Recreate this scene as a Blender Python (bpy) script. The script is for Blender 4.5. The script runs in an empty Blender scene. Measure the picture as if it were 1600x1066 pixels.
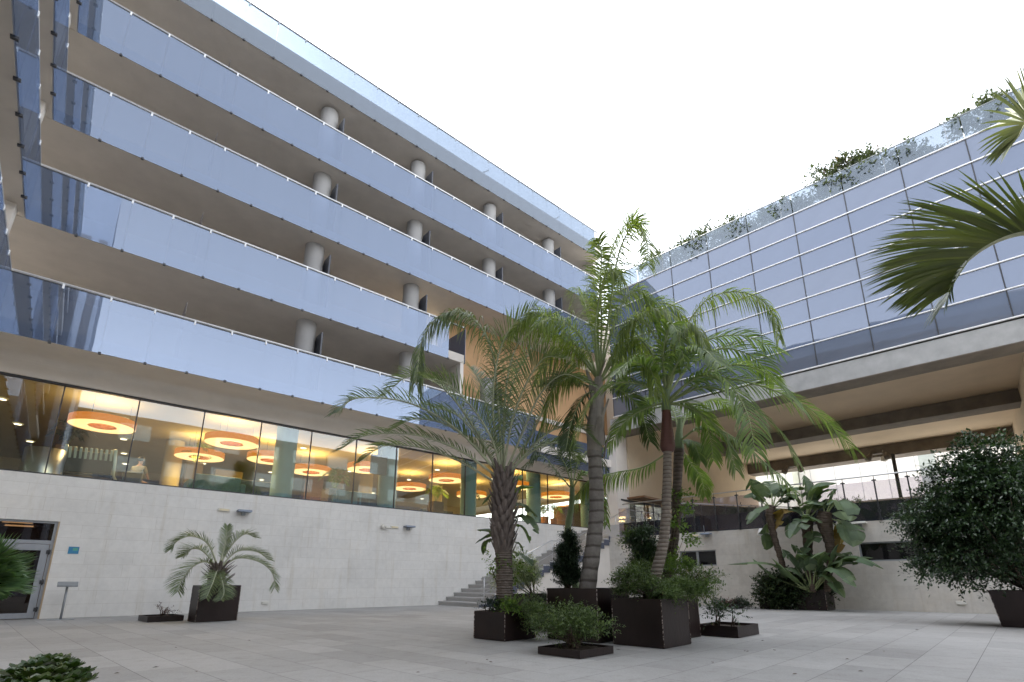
import bpy, math, random
import numpy as np
from mathutils import Vector, Matrix
from mathutils.noise import noise as pnoise

S = bpy.context.scene
COL = S.collection
rad = math.radians

# ------------------------------------------------------------ camera
F, PX, PY, PITCH, CAMH = 806.0, 800.0, 697.0, rad(14.7), 1.0
cam_d = bpy.data.cameras.new('camera')
cam = bpy.data.objects.new('camera', cam_d); COL.objects.link(cam)
cam.location = (0, 0, CAMH); cam.rotation_euler = (rad(90) + PITCH, 0, 0)
cam_d.sensor_width = 36; cam_d.lens = 36 * F / 1600
cam_d.shift_y = (PY - 533) / 1600; cam_d.clip_start = .05; cam_d.clip_end = 2000
S.camera = cam

# ------------------------------------------------------------ sky, sun, exposure
SUN_EL, SUN_AZ = rad(44), rad(-46)          # azimuth clockwise from +Y
W = bpy.data.worlds.new('World'); S.world = W; W.use_nodes = True
wn = W.node_tree; bg = wn.nodes['Background']
sky = wn.nodes.new('ShaderNodeTexSky'); sky.sky_type = 'NISHITA'; sky.sun_disc = False
sky.sun_elevation = SUN_EL; sky.sun_rotation = SUN_AZ
sky.air_density = 1.0; sky.dust_density = 1.6; sky.ozone_density = 1.0
hs = wn.nodes.new('ShaderNodeHueSaturation'); hs.inputs['Saturation'].default_value = .23
wn.links.new(sky.outputs[0], hs.inputs['Color']); wn.links.new(hs.outputs[0], bg.inputs['Color'])
bg.inputs['Strength'].default_value = .15
sd = bpy.data.lights.new('sun', 'SUN'); sd.energy = 2.0; sd.angle = rad(1.5); sd.color = (1, .95, .86)
sun = bpy.data.objects.new('sun', sd); COL.objects.link(sun)
dv = Vector((math.sin(SUN_AZ) * math.cos(SUN_EL), math.cos(SUN_AZ) * math.cos(SUN_EL), math.sin(SUN_EL)))
sun.rotation_euler = dv.to_track_quat('Z', 'Y').to_euler(); sun.location = (-40, -40, 60)
S.view_settings.view_transform = 'Standard'; S.view_settings.look = 'None'
S.view_settings.gamma = 1; S.view_settings.use_curve_mapping = False
S.view_settings.exposure = 2.44
S.cycles.max_bounces = 10; S.cycles.transparent_max_bounces = 24; S.cycles.transmission_bounces = 6
S.cycles.diffuse_bounces = 5; S.cycles.sample_clamp_indirect = 6

# ------------------------------------------------------------ frames
AA = rad(90 - 48.9)      # frame A: x along the long hotel wing, y towards it
BA = rad(46.2)           # frame B: x towards the glass wing (depth), y along it (to the left)
def PA(s, t, z=0): return Vector((s*math.cos(AA)-t*math.sin(AA), s*math.sin(AA)+t*math.cos(AA), z))
def PB(d, b, z=0): return Vector((d*math.cos(BA)-b*math.sin(BA), d*math.sin(BA)+b*math.cos(BA), z))
cP, sP = math.cos(PITCH), math.sin(PITCH)
def ray(x, y):
    u = PY - y
    return Vector((x-PX, F*cP-u*sP, F*sP+u*cP))
def at(x, y, D):
    r = ray(x, y); k = D/math.hypot(r.x, r.y); return Vector((r.x*k, r.y*k, CAMH+r.z*k))
def atz(x, y, z):
    r = ray(x, y); k = (z-CAMH)/r.z; return Vector((r.x*k, r.y*k, z))

# ------------------------------------------------------------ materials
def newmat(name):
    m = bpy.data.materials.new(name); m.use_nodes = True
    nt = m.node_tree; nt.nodes.clear()
    out = nt.nodes.new('ShaderNodeOutputMaterial')
    return m, nt, out
def N(nt, t, **kw):
    n = nt.nodes.new(t)
    for k, v in kw.items():
        if k in n.inputs: n.inputs[k].default_value = v
        else: setattr(n, k, v)
    return n
def L(nt, a, b): nt.links.new(a, b)
def coords(nt, scale=(1,1,1), rot=(0,0,0), kind='Object'):
    tc = N(nt, 'ShaderNodeTexCoord'); mp = N(nt, 'ShaderNodeMapping')
    mp.inputs['Scale'].default_value = scale; mp.inputs['Rotation'].default_value = rot
    L(nt, tc.outputs[kind], mp.inputs[0]); return mp.outputs[0]
def ramp(nt, fac, stops):
    r = N(nt, 'ShaderNodeValToRGB')
    while len(r.color_ramp.elements) < len(stops): r.color_ramp.elements.new(.5)
    for e, (p, c) in zip(r.color_ramp.elements, stops):
        e.position = p; e.color = (*c, 1) if len(c) == 3 else c
    L(nt, fac, r.inputs[0]); return r.outputs[0]
def mixc(nt, a, b, fac, mode='MIX'):
    m = N(nt, 'ShaderNodeMix', data_type='RGBA', blend_type=mode)
    for v, i in ((fac, 0), (a, 6), (b, 7)):
        if hasattr(v, 'is_linked') or hasattr(v, 'links'): L(nt, v, m.inputs[i])
        else: m.inputs[i].default_value = v if i == 0 else (*v, 1)
    return m.outputs[2]
def solid(name, col, rough=.6, var=.12, scale=3, bump=0, bscale=40, metal=0, stretch=(1,1,1), spec=.5, kind='Object'):
    m, nt, out = newmat(name)
    co = coords(nt, stretch, kind=kind)
    n1 = N(nt, 'ShaderNodeTexNoise', Scale=scale, Detail=6, Roughness=.6); L(nt, co, n1.inputs[0])
    lo = tuple(max(0, c*(1-var)) for c in col); hi = tuple(min(1, c*(1+var)) for c in col)
    c = ramp(nt, n1.outputs[0], [(.3, lo), (.7, hi)])
    p = N(nt, 'ShaderNodeBsdfPrincipled', Roughness=rough, Metallic=metal)
    p.inputs['Specular IOR Level'].default_value = spec
    L(nt, c, p.inputs['Base Color'])
    if bump:
        n2 = N(nt, 'ShaderNodeTexNoise', Scale=bscale, Detail=4); L(nt, co, n2.inputs[0])
        b = N(nt, 'ShaderNodeBump', Strength=bump, Distance=.01); L(nt, n2.outputs[0], b.inputs['Height']); L(nt, b.outputs[0], p.inputs['Normal'])
    L(nt, p.outputs[0], out.inputs[0]); return m
def emis(name, col, st):
    m, nt, out = newmat(name); e = N(nt, 'ShaderNodeEmission', Strength=st); e.inputs[0].default_value = (*col, 1)
    L(nt, e.outputs[0], out.inputs[0]); return m
def glass(name, tint, trans, refl, body, bodycol, reflcol=(1,1,1), rough=.0, wav=.0):
    """architectural pane: tinted clear + mirror + a milky body share"""
    m, nt, out = newmat(name)
    tr = N(nt, 'ShaderNodeBsdfTransparent'); tr.inputs[0].default_value = (*tint, 1)
    gl = N(nt, 'ShaderNodeBsdfGlossy', Roughness=rough); gl.inputs[0].default_value = (*reflcol, 1)
    df = N(nt, 'ShaderNodeBsdfDiffuse')
    co = coords(nt)
    nn = N(nt, 'ShaderNodeTexNoise', Scale=1.1, Detail=5); L(nt, co, nn.inputs[0])
    L(nt, ramp(nt, nn.outputs[0], [(.3, tuple(c*.96 for c in bodycol)), (.7, tuple(min(1, c*1.04) for c in bodycol))]), df.inputs[0])
    if wav:
        n2 = N(nt, 'ShaderNodeTexNoise', Scale=.9, Detail=1); L(nt, co, n2.inputs[0])
        b = N(nt, 'ShaderNodeBump', Strength=wav, Distance=.05); L(nt, n2.outputs[0], b.inputs['Height']); L(nt, b.outputs[0], gl.inputs['Normal'])
    m1 = N(nt, 'ShaderNodeMixShader'); m1.inputs[0].default_value = body
    L(nt, tr.outputs[0], m1.inputs[1]); L(nt, df.outputs[0], m1.inputs[2])
    fr = N(nt, 'ShaderNodeLayerWeight', Blend=.35)
    mr = N(nt, 'ShaderNodeMapRange'); mr.inputs['To Min'].default_value = refl; mr.inputs['To Max'].default_value = min(1, refl*1.6+.12)
    pw = N(nt, 'ShaderNodeMath', operation='POWER'); pw.inputs[1].default_value = 2.0
    L(nt, fr.outputs['Facing'], pw.inputs[0]); L(nt, pw.outputs[0], mr.inputs[0])
    m2 = N(nt, 'ShaderNodeMixShader'); L(nt, mr.outputs[0], m2.inputs[0])
    L(nt, m1.outputs[0], m2.inputs[1]); L(nt, gl.outputs[0], m2.inputs[2])
    L(nt, m2.outputs[0], out.inputs[0]); return m
def leafmat(name, base, tip, rough=.4, trans=.35, spec=.4):
    m, nt, out = newmat(name)
    g = N(nt, 'ShaderNodeNewGeometry')
    c = ramp(nt, g.outputs['Random Per Island'], [(0, base), (.75, tuple((a+b)/2 for a, b in zip(base, tip))), (1, tip)])
    co = coords(nt, kind='Object'); nn = N(nt, 'ShaderNodeTexNoise', Scale=2.2, Detail=3); L(nt, co, nn.inputs[0])
    hv = N(nt, 'ShaderNodeHueSaturation'); L(nt, c, hv.inputs['Color'])
    mr = N(nt, 'ShaderNodeMapRange'); mr.inputs['From Min'].default_value = .3; mr.inputs['From Max'].default_value = .7
    mr.inputs['To Min'].default_value = .75; mr.inputs['To Max'].default_value = 1.3
    L(nt, nn.outputs[0], mr.inputs[0]); L(nt, mr.outputs[0], hv.inputs['Value'])
    p = N(nt, 'ShaderNodeBsdfPrincipled', Roughness=rough); p.inputs['Specular IOR Level'].default_value = spec
    L(nt, hv.outputs[0], p.inputs['Base Color'])
    tl = N(nt, 'ShaderNodeBsdfTranslucent')
    tcol = mixc(nt, hv.outputs[0], (1.0, 1.0, .35), 1.0, 'MULTIPLY'); t2 = mixc(nt, tcol, (.02, .05, 0), 1.0, 'ADD')
    L(nt, t2, tl.inputs[0])
    mx = N(nt, 'ShaderNodeMixShader'); mx.inputs[0].default_value = trans
    L(nt, p.outputs[0], mx.inputs[1]); L(nt, tl.outputs[0], mx.inputs[2]); L(nt, mx.outputs[0], out.inputs[0])
    return m
def masonry(name, c1, c2, joint, bw, bh, mortar=.004, plane='XZ', dirt=.08, rough=.75, wet=None, contrast=.25):
    m, nt, out = newmat(name)
    tc = N(nt, 'ShaderNodeTexCoord'); sx = N(nt, 'ShaderNodeSeparateXYZ'); L(nt, tc.outputs['Object'], sx.inputs[0])
    cb = N(nt, 'ShaderNodeCombineXYZ')
    i = {'XZ': (0, 2), 'YZ': (1, 2), 'XY': (0, 1), 'YX': (1, 0)}[plane]
    L(nt, sx.outputs[i[0]], cb.inputs[0]); L(nt, sx.outputs[i[1]], cb.inputs[1])
    bt = N(nt, 'ShaderNodeTexBrick', Scale=1.0); bt.offset = .37; bt.offset_frequency = 2; bt.squash = .72; bt.squash_frequency = 3
    bt.inputs['Brick Width'].default_value = bw; bt.inputs['Row Height'].default_value = bh
    bt.inputs['Mortar Size'].default_value = mortar; bt.inputs['Mortar Smooth'].default_value = .2; bt.inputs['Bias'].default_value = 0
    bt.inputs['Color1'].default_value = (*c1, 1); bt.inputs['Color2'].default_value = (*c2, 1); bt.inputs['Mortar'].default_value = (*joint, 1)
    L(nt, cb.outputs[0], bt.inputs[0])
    n0 = N(nt, 'ShaderNodeTexNoise', Scale=.55, Detail=6, Roughness=.65); L(nt, tc.outputs['Object'], n0.inputs[0])
    n1 = N(nt, 'ShaderNodeTexNoise', Scale=6, Detail=8, Roughness=.7); L(nt, tc.outputs['Object'], n1.inputs[0])
    f0 = ramp(nt, n0.outputs[0], [(.3, (1-dirt*1.6,)*3), (.55, (1, 1, 1)), (.8, (1+dirt*.3, 1, 1-dirt*.4))])
    f1 = ramp(nt, n1.outputs[0], [(.3, (1-dirt,)*3), (.7, (1+dirt*.5,)*3)])
    c = mixc(nt, mixc(nt, bt.outputs[0], f0, 1.0, 'MULTIPLY'), f1, 1.0, 'MULTIPLY')
    ms = N(nt, 'ShaderNodeMapping'); ms.inputs['Scale'].default_value = (2.6, 2.6, .22); L(nt, tc.outputs['Object'], ms.inputs[0])
    n5 = N(nt, 'ShaderNodeTexNoise', Scale=1.3, Detail=5, Roughness=.65); L(nt, ms.outputs[0], n5.inputs[0])
    c = mixc(nt, c, ramp(nt, n5.outputs[0], [(.28, (.90,.875,.83)), (.46, (1,1,1))]), 1.0, 'MULTIPLY')
    p = N(nt, 'ShaderNodeBsdfPrincipled', Roughness=rough); L(nt, c, p.inputs['Base Color'])
    p.inputs['Specular IOR Level'].default_value = .3
    b = N(nt, 'ShaderNodeBump', Strength=contrast, Distance=.006)
    b.invert = True
    sm = N(nt, 'ShaderNodeMath', operation='ADD'); L(nt, bt.outputs['Fac'], sm.inputs[0])
    n3 = N(nt, 'ShaderNodeTexNoise', Scale=90, Detail=3); L(nt, tc.outputs['Object'], n3.inputs[0])
    sc = N(nt, 'ShaderNodeMath', operation='MULTIPLY'); sc.inputs[1].default_value = .35; L(nt, n3.outputs[0], sc.inputs[0])
    L(nt, sc.outputs[0], sm.inputs[1]); L(nt, sm.outputs[0], b.inputs['Height']); L(nt, b.outputs[0], p.inputs['Normal'])
    L(nt, p.outputs[0], out.inputs[0]); return m

M = {}
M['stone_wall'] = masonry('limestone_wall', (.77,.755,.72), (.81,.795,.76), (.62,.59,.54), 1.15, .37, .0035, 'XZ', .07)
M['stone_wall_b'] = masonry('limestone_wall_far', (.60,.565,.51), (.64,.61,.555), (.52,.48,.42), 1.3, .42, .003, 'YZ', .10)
M['paving'] = None
M['plaster'] = solid('tan_render', (.60,.555,.50), .85, .07, 1.2, .15, 60)
M['plaster_light'] = solid('cream_render', (.74,.69,.63), .85, .06, 1.2, .12, 60)
M['plaster_bridge'] = solid('beige_render', (.60,.49,.35), .85, .06, .8, .12, 60)
M['orange'] = solid('orange_render', (.57,.35,.18), .85, .07, 1.0, .15, 60)
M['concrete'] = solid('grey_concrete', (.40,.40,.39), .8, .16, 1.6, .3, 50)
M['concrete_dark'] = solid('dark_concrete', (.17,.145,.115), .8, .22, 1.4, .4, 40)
M['metal'] = solid('brushed_steel', (.62,.63,.64), .32, .05, 8, metal=.9)
M['white_metal'] = solid('white_coated_metal', (.92,.92,.92), .35, .04, 8)
M['grey_metal'] = solid('grey_coated_metal', (.30,.32,.34), .4, .06, 8, metal=.3)
M['alu'] = solid('aluminium_frame', (.33,.35,.38), .4, .06, 6, metal=.4)
M['dark_metal'] = solid('dark_metal', (.035,.036,.04), .4, .1, 8)
M['fixture_white'] = solid('white_fixture', (.70,.68,.62), .45, .06, 10)
M['fixture_grey'] = solid('grey_fixture', (.22,.26,.33), .45, .06, 10)
M['corten'] = solid('brown_steel', (.020,.0105,.0095), .40, .35, 2.5, .25, 30, metal=.15, stretch=(1,1,.35))
M['corten_edge'] = solid('weld_rust', (.16,.11,.09), .7, .5, 12)
M['soil'] = solid('soil', (.035,.024,.017), .95, .5, 12, 1.0, 60)
M['col_white'] = solid('painted_column', (.38,.37,.36), .7, .06, 2)
M['col_blue'] = solid('blue_column', (.13,.25,.29), .6, .07, 2, .1, 30)
M['divider'] = solid('dark_divider', (.055,.06,.075), .3, .1, 3)
M['balcony_glass'] = glass('balcony_glass', (.52,.57,.66), 0, .165, .24, (.23,.285,.39), (.68,.78,.95), 0, .012)
M['roof_glass'] = glass('roof_glass', (.36,.41,.47), 0, .10, .24, (.42,.47,.54), (.85,.92,1.0), 0, .03)
M['parapet_glass'] = glass('parapet_glass', (.56,.60,.64), 0, .08, .12, (.42,.50,.58), (.85,.92,1.0))
M['lobby_glass'] = glass('lobby_glass', (.90,.93,.88), 0, .08, .0, (.1,.1,.1), (.85,.9,.95), 0, .015)
M['clear_glass'] = glass('clear_glass', (.80,.80,.86), 0, .05, .05, (.3,.3,.33))
M['dark_glass'] = glass('dark_glass', (.30,.31,.33), 0, .03, .35, (.02,.021,.024))
M['facade_glass'] = glass('facade_glass', (.04,.05,.09), 0, .14, .93, (.095,.115,.165), (.70,.78,.95), 0, .03)
M['spandrel_glass'] = glass('spandrel_glass', (.04,.05,.09), 0, .12, .95, (.14,.16,.205), (.72,.80,.98), 0, .03)
M['terrace_glass'] = glass('terrace_glass', (.83,.81,.84), 0, .06, .03, (.1,.1,.12))
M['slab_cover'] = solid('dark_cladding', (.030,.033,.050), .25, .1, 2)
M['lobby_wall'] = solid('lobby_wall', (.42,.35,.18), .8, .1, 1)
M['lobby_wood'] = solid('lobby_wood', (.20,.10,.045), .5, .25, 2, stretch=(1,1,5))
M['lobby_ceiling'] = solid('lobby_ceiling', (.44,.38,.20), .8, .04, 1)
M['lobby_floor'] = solid('lobby_floor', (.26,.20,.12), .25, .1, 1)
M['orange_shade'] = solid('orange_shade', (.80,.26,.03), .6, .05, 3)
M['lamp_glow'] = emis('lamp_glow', (1.0,.66,.28), .38)
M['shade_glow'] = emis('shade_glow', (1.0,.30,.03), .15)
M['down_glow'] = emis('downlight_glow', (1.0,.86,.62), 1.2)
M['black_fabric'] = solid('black_upholstery', (.018,.026,.03), .5, .2, 5)
M['teal_fabric'] = solid('teal_upholstery', (.05,.12,.15), .55, .2, 5)
M['stripe_light'] = solid('pale_slat', (.42,.52,.52), .4, .08, 6)
M['trunk_grey'] = None
M['white_paint'] = solid('white_cladding', (.80,.78,.75), .6, .03, .5)
M['skin'] = solid('skin', (.28,.15,.10), .6, .08, 10)
M['hair'] = solid('hair', (.012,.010,.009), .5, .2, 20)
M['shirt'] = solid('shirt', (.22,.20,.15), .8, .1, 10)
M['stair_stone'] = solid('stair_stone', (.47,.46,.45), .7, .08, 3, .15, 60)
M['stair_edge'] = solid('stair_side', (.085,.095,.13), .5, .1, 3)
M['blue_sign'] = solid('blue_plaque', (.04,.22,.40), .4, .06, 4)
M['green_sign'] = solid('green_mark', (.10,.38,.28), .4, .06, 4)
M['gold'] = solid('gold_lettering', (.55,.40,.12), .4, .06, 4)
M['door_dark'] = glass('door_glass', (.35,.28,.22), 0, .05, .30, (.02,.012,.008))
M['pot'] = solid('brown_pot', (.10,.065,.035), .5, .12, 4)
M['terracotta'] = solid('terracotta_pot', (.42,.17,.07), .6, .1, 4)
M['petal'] = solid('red_petal', (.45,.05,.08), .5, .2, 6)
M['white_petal'] = solid('white_petal', (.8,.8,.76), .5, .05, 6)

def paving():
    m, nt, out = newmat('stone_paving')
    tc = N(nt, 'ShaderNodeTexCoord')
    mp = N(nt, 'ShaderNodeMapping'); mp.inputs['Rotation'].default_value = (0, 0, -BA); L(nt, tc.outputs['Object'], mp.inputs[0])
    sx = N(nt, 'ShaderNodeSeparateXYZ'); L(nt, mp.outputs[0], sx.inputs[0])
    def brick(i, j, bw, bh):
        cb = N(nt, 'ShaderNodeCombineXYZ'); L(nt, sx.outputs[i], cb.inputs[0]); L(nt, sx.outputs[j], cb.inputs[1])
        bt = N(nt, 'ShaderNodeTexBrick', Scale=1.0); bt.offset = .5; bt.squash = 1
        bt.inputs['Brick Width'].default_value = bw; bt.inputs['Row Height'].default_value = bh
        bt.inputs['Mortar Size'].default_value = .004; bt.inputs['Mortar Smooth'].default_value = .3
        bt.inputs['Color1'].default_value = (.345,.342,.335,1); bt.inputs['Color2'].default_value = (.43,.425,.415,1)
        bt.inputs['Mortar'].default_value = (.15,.147,.14,1); L(nt, cb.outputs[0], bt.inputs[0]); return bt
    b1 = brick(1, 0, 1.25, .53); b2 = brick(0, 1, 1.2, .6)
    # the bond turns by 90 degrees between the left and the right half of the court
    ma = N(nt, 'ShaderNodeMath', operation='SUBTRACT'); L(nt, sx.outputs[0], ma.inputs[0]); L(nt, sx.outputs[1], ma.inputs[1])
    gt = N(nt, 'ShaderNodeMath', operation='GREATER_THAN'); gt.inputs[1].default_value = .8; L(nt, ma.outputs[0], gt.inputs[0])
    c = mixc(nt, b1.outputs[0], b2.outputs[0], gt.outputs[0])
    fm = N(nt, 'ShaderNodeMix'); L(nt, gt.outputs[0], fm.inputs[0]); L(nt, b1.outputs['Fac'], fm.inputs[2]); L(nt, b2.outputs['Fac'], fm.inputs[3])
    n0 = N(nt, 'ShaderNodeTexNoise', Scale=.45, Detail=7, Roughness=.6); L(nt, tc.outputs['Object'], n0.inputs[0])
    n1 = N(nt, 'ShaderNodeTexNoise', Scale=38, Detail=6, Roughness=.75); L(nt, tc.outputs['Object'], n1.inputs[0])
    n2 = N(nt, 'ShaderNodeTexNoise', Scale=4.5, Detail=6, Roughness=.7); L(nt, tc.outputs['Object'], n2.inputs[0])
    c = mixc(nt, c, ramp(nt, n0.outputs[0], [(.3, (.86,.85,.84)), (.6, (1,1,1)), (.8, (1.04,1.02,1.0))]), 1.0, 'MULTIPLY')
    c = mixc(nt, c, ramp(nt, n1.outputs[0], [(.3, (.82,.82,.82)), (.7, (1.12,1.12,1.12))]), 1.0, 'MULTIPLY')
    c = mixc(nt, c, ramp(nt, n2.outputs[0], [(.30, (.80,.785,.76)), (.42, (.95,.945,.94)), (.55, (1,1,1))]), 1.0, 'MULTIPLY')
    p = N(nt, 'ShaderNodeBsdfPrincipled', Roughness=.7); L(nt, c, p.inputs['Base Color']); p.inputs['Specular IOR Level'].default_value = .35
    b = N(nt, 'ShaderNodeBump', Strength=.35, Distance=.006); b.invert = True
    ad = N(nt, 'ShaderNodeMath', operation='ADD'); L(nt, fm.outputs[0], ad.inputs[0])
    ml = N(nt, 'ShaderNodeMath', operation='MULTIPLY'); ml.inputs[1].default_value = .3; L(nt, n1.outputs[0], ml.inputs[0]); L(nt, ml.outputs[0], ad.inputs[1])
    L(nt, ad.outputs[0], b.inputs['Height']); L(nt, b.outputs[0], p.inputs['Normal'])
    L(nt, p.outputs[0], out.inputs[0]); return m
M['paving'] = paving()
def trunkmat(name, c1, c2, ring, ringscale):
    m, nt, out = newmat(name)
    co = coords(nt)
    w = N(nt, 'ShaderNodeTexWave', Scale=ringscale, Distortion=1.4, Detail=3); w.bands_direction = 'Z'; w.inputs['Detail Scale'].default_value = 2
    L(nt, co, w.inputs[0])
    n = N(nt, 'ShaderNodeTexNoise', Scale=9, Detail=8, Roughness=.7); L(nt, co, n.inputs[0])
    c = ramp(nt, n.outputs[0], [(.3, c1), (.7, c2)])
    c = mixc(nt, c, ramp(nt, w.outputs[0], [(0, ring), (.22, (1,1,1)), (1, (1,1,1))]), 1.0, 'MULTIPLY')
    p = N(nt, 'ShaderNodeBsdfPrincipled', Roughness=.85); L(nt, c, p.inputs['Base Color'])
    b = N(nt, 'ShaderNodeBump', Strength=.6, Distance=.02)
    ad = N(nt, 'ShaderNodeMath', operation='ADD'); L(nt, w.outputs[0], ad.inputs[0]); L(nt, n.outputs[0], ad.inputs[1])
    L(nt, ad.outputs[0], b.inputs['Height']); L(nt, b.outputs[0], p.inputs['Normal']); L(nt, p.outputs[0], out.inputs[0]); return m
M['trunk_queen'] = trunkmat('queen_trunk', (.17,.155,.14), (.27,.25,.23), (.45,.42,.4), 1.5)
M['trunk_kentia'] = trunkmat('ringed_trunk', (.18,.155,.13), (.30,.26,.22), (.5,.42,.38), 4.5)
M['trunk_fibre'] = trunkmat('fibrous_trunk', (.10,.08,.065), (.24,.20,.17), (.45,.40,.38), 7)
M['trunk_dark'] = trunkmat('dark_trunk', (.07,.055,.045), (.14,.11,.09), (.6,.5,.5), 4)
M['trunk_boot'] = solid('leaf_base_fibre', (.17,.14,.125), .9, .45, 9, .8, 30, stretch=(1,1,.25))
M['trunk_boot_pale'] = solid('split_leaf_base', (.30,.27,.24), .85, .3, 5, .6, 30, stretch=(1,1,.25))
M['crownshaft'] = solid('crownshaft_red', (.11,.042,.032), .5, .25, 4, stretch=(1,1,.3))
M['crownshaft_green'] = solid('crownshaft_green', (.14,.19,.09), .5, .2, 4, stretch=(1,1,.3))
M['banana_trunk'] = trunkmat('brown_stem', (.08,.06,.045), (.17,.125,.095), (.5,.45,.4), 5)
M['bark'] = solid('bark', (.13,.10,.075), .9, .3, 12, .6, 40)
M['rachis'] = solid('leaf_stalk', (.25,.30,.13), .5, .2, 4)
M['rachis_pale'] = solid('pale_leaf_stalk', (.36,.38,.25), .5, .2, 4)
M['leaf_butia'] = leafmat('grey_green_leaflet', (0.11, 0.15, 0.085), (0.26, 0.31, 0.17), .36, 0.36)
M['leaf_queen'] = leafmat('plume_leaflet', (0.14, 0.2, 0.06), (0.36, 0.42, 0.14), .36, 0.5)
M['leaf_kentia'] = leafmat('glossy_leaflet', (0.11, 0.175, 0.065), (0.27, 0.36, 0.12), .36, 0.45)
M['leaf_roof'] = leafmat('roof_leaf', (.055,.070,.040), (.13,.15,.09), .5, .12)
M['leaf_olive'] = leafmat('olive_leaflet', (.075,.095,.032), (.16,.18,.06), .38, .35)
M['leaf_dark'] = leafmat('dark_leaflet', (.035,.060,.022), (.085,.115,.040), .35, .28)
M['leaf_shrub'] = leafmat('shrub_leaf', (0.06, 0.1, 0.035), (0.19, 0.26, 0.11), .36, 0.3)
M['leaf_ficus'] = leafmat('ficus_leaf', (.018,.040,.018), (.060,.105,.045), .28, .15, .6)
M['leaf_cone'] = leafmat('cone_leaf', (.014,.030,.015), (.035,.065,.03), .45, .12)
M['leaf_light'] = leafmat('light_leaf', (.09,.17,.04), (.22,.32,.08), .4, .4)
M['leaf_varieg'] = leafmat('variegated_leaf', (.20,.27,.12), (.62,.66,.46), .45, .25)
M['leaf_banana'] = leafmat('paddle_leaf', (.080,.125,.070), (.18,.24,.13), .35, .25)
M['leaf_ivy'] = leafmat('ivy_leaf', (.022,.040,.018), (.06,.085,.035), .4, .15)
M['leaf_succ'] = leafmat('succulent_leaf', (.022,.05,.014), (.075,.105,.03), .35, .12)
M['leaf_cycad'] = leafmat('cycad_leaf', (.055,.11,.05), (.14,.22,.09), .35, .25)
M['leaf_purple'] = leafmat('purple_leaf', (.09,.055,.06), (.18,.10,.09), .45, .15)
M['leaf_brown'] = leafmat('dry_leaf', (.20,.12,.04), (.32,.24,.07), .6, .3)

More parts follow.
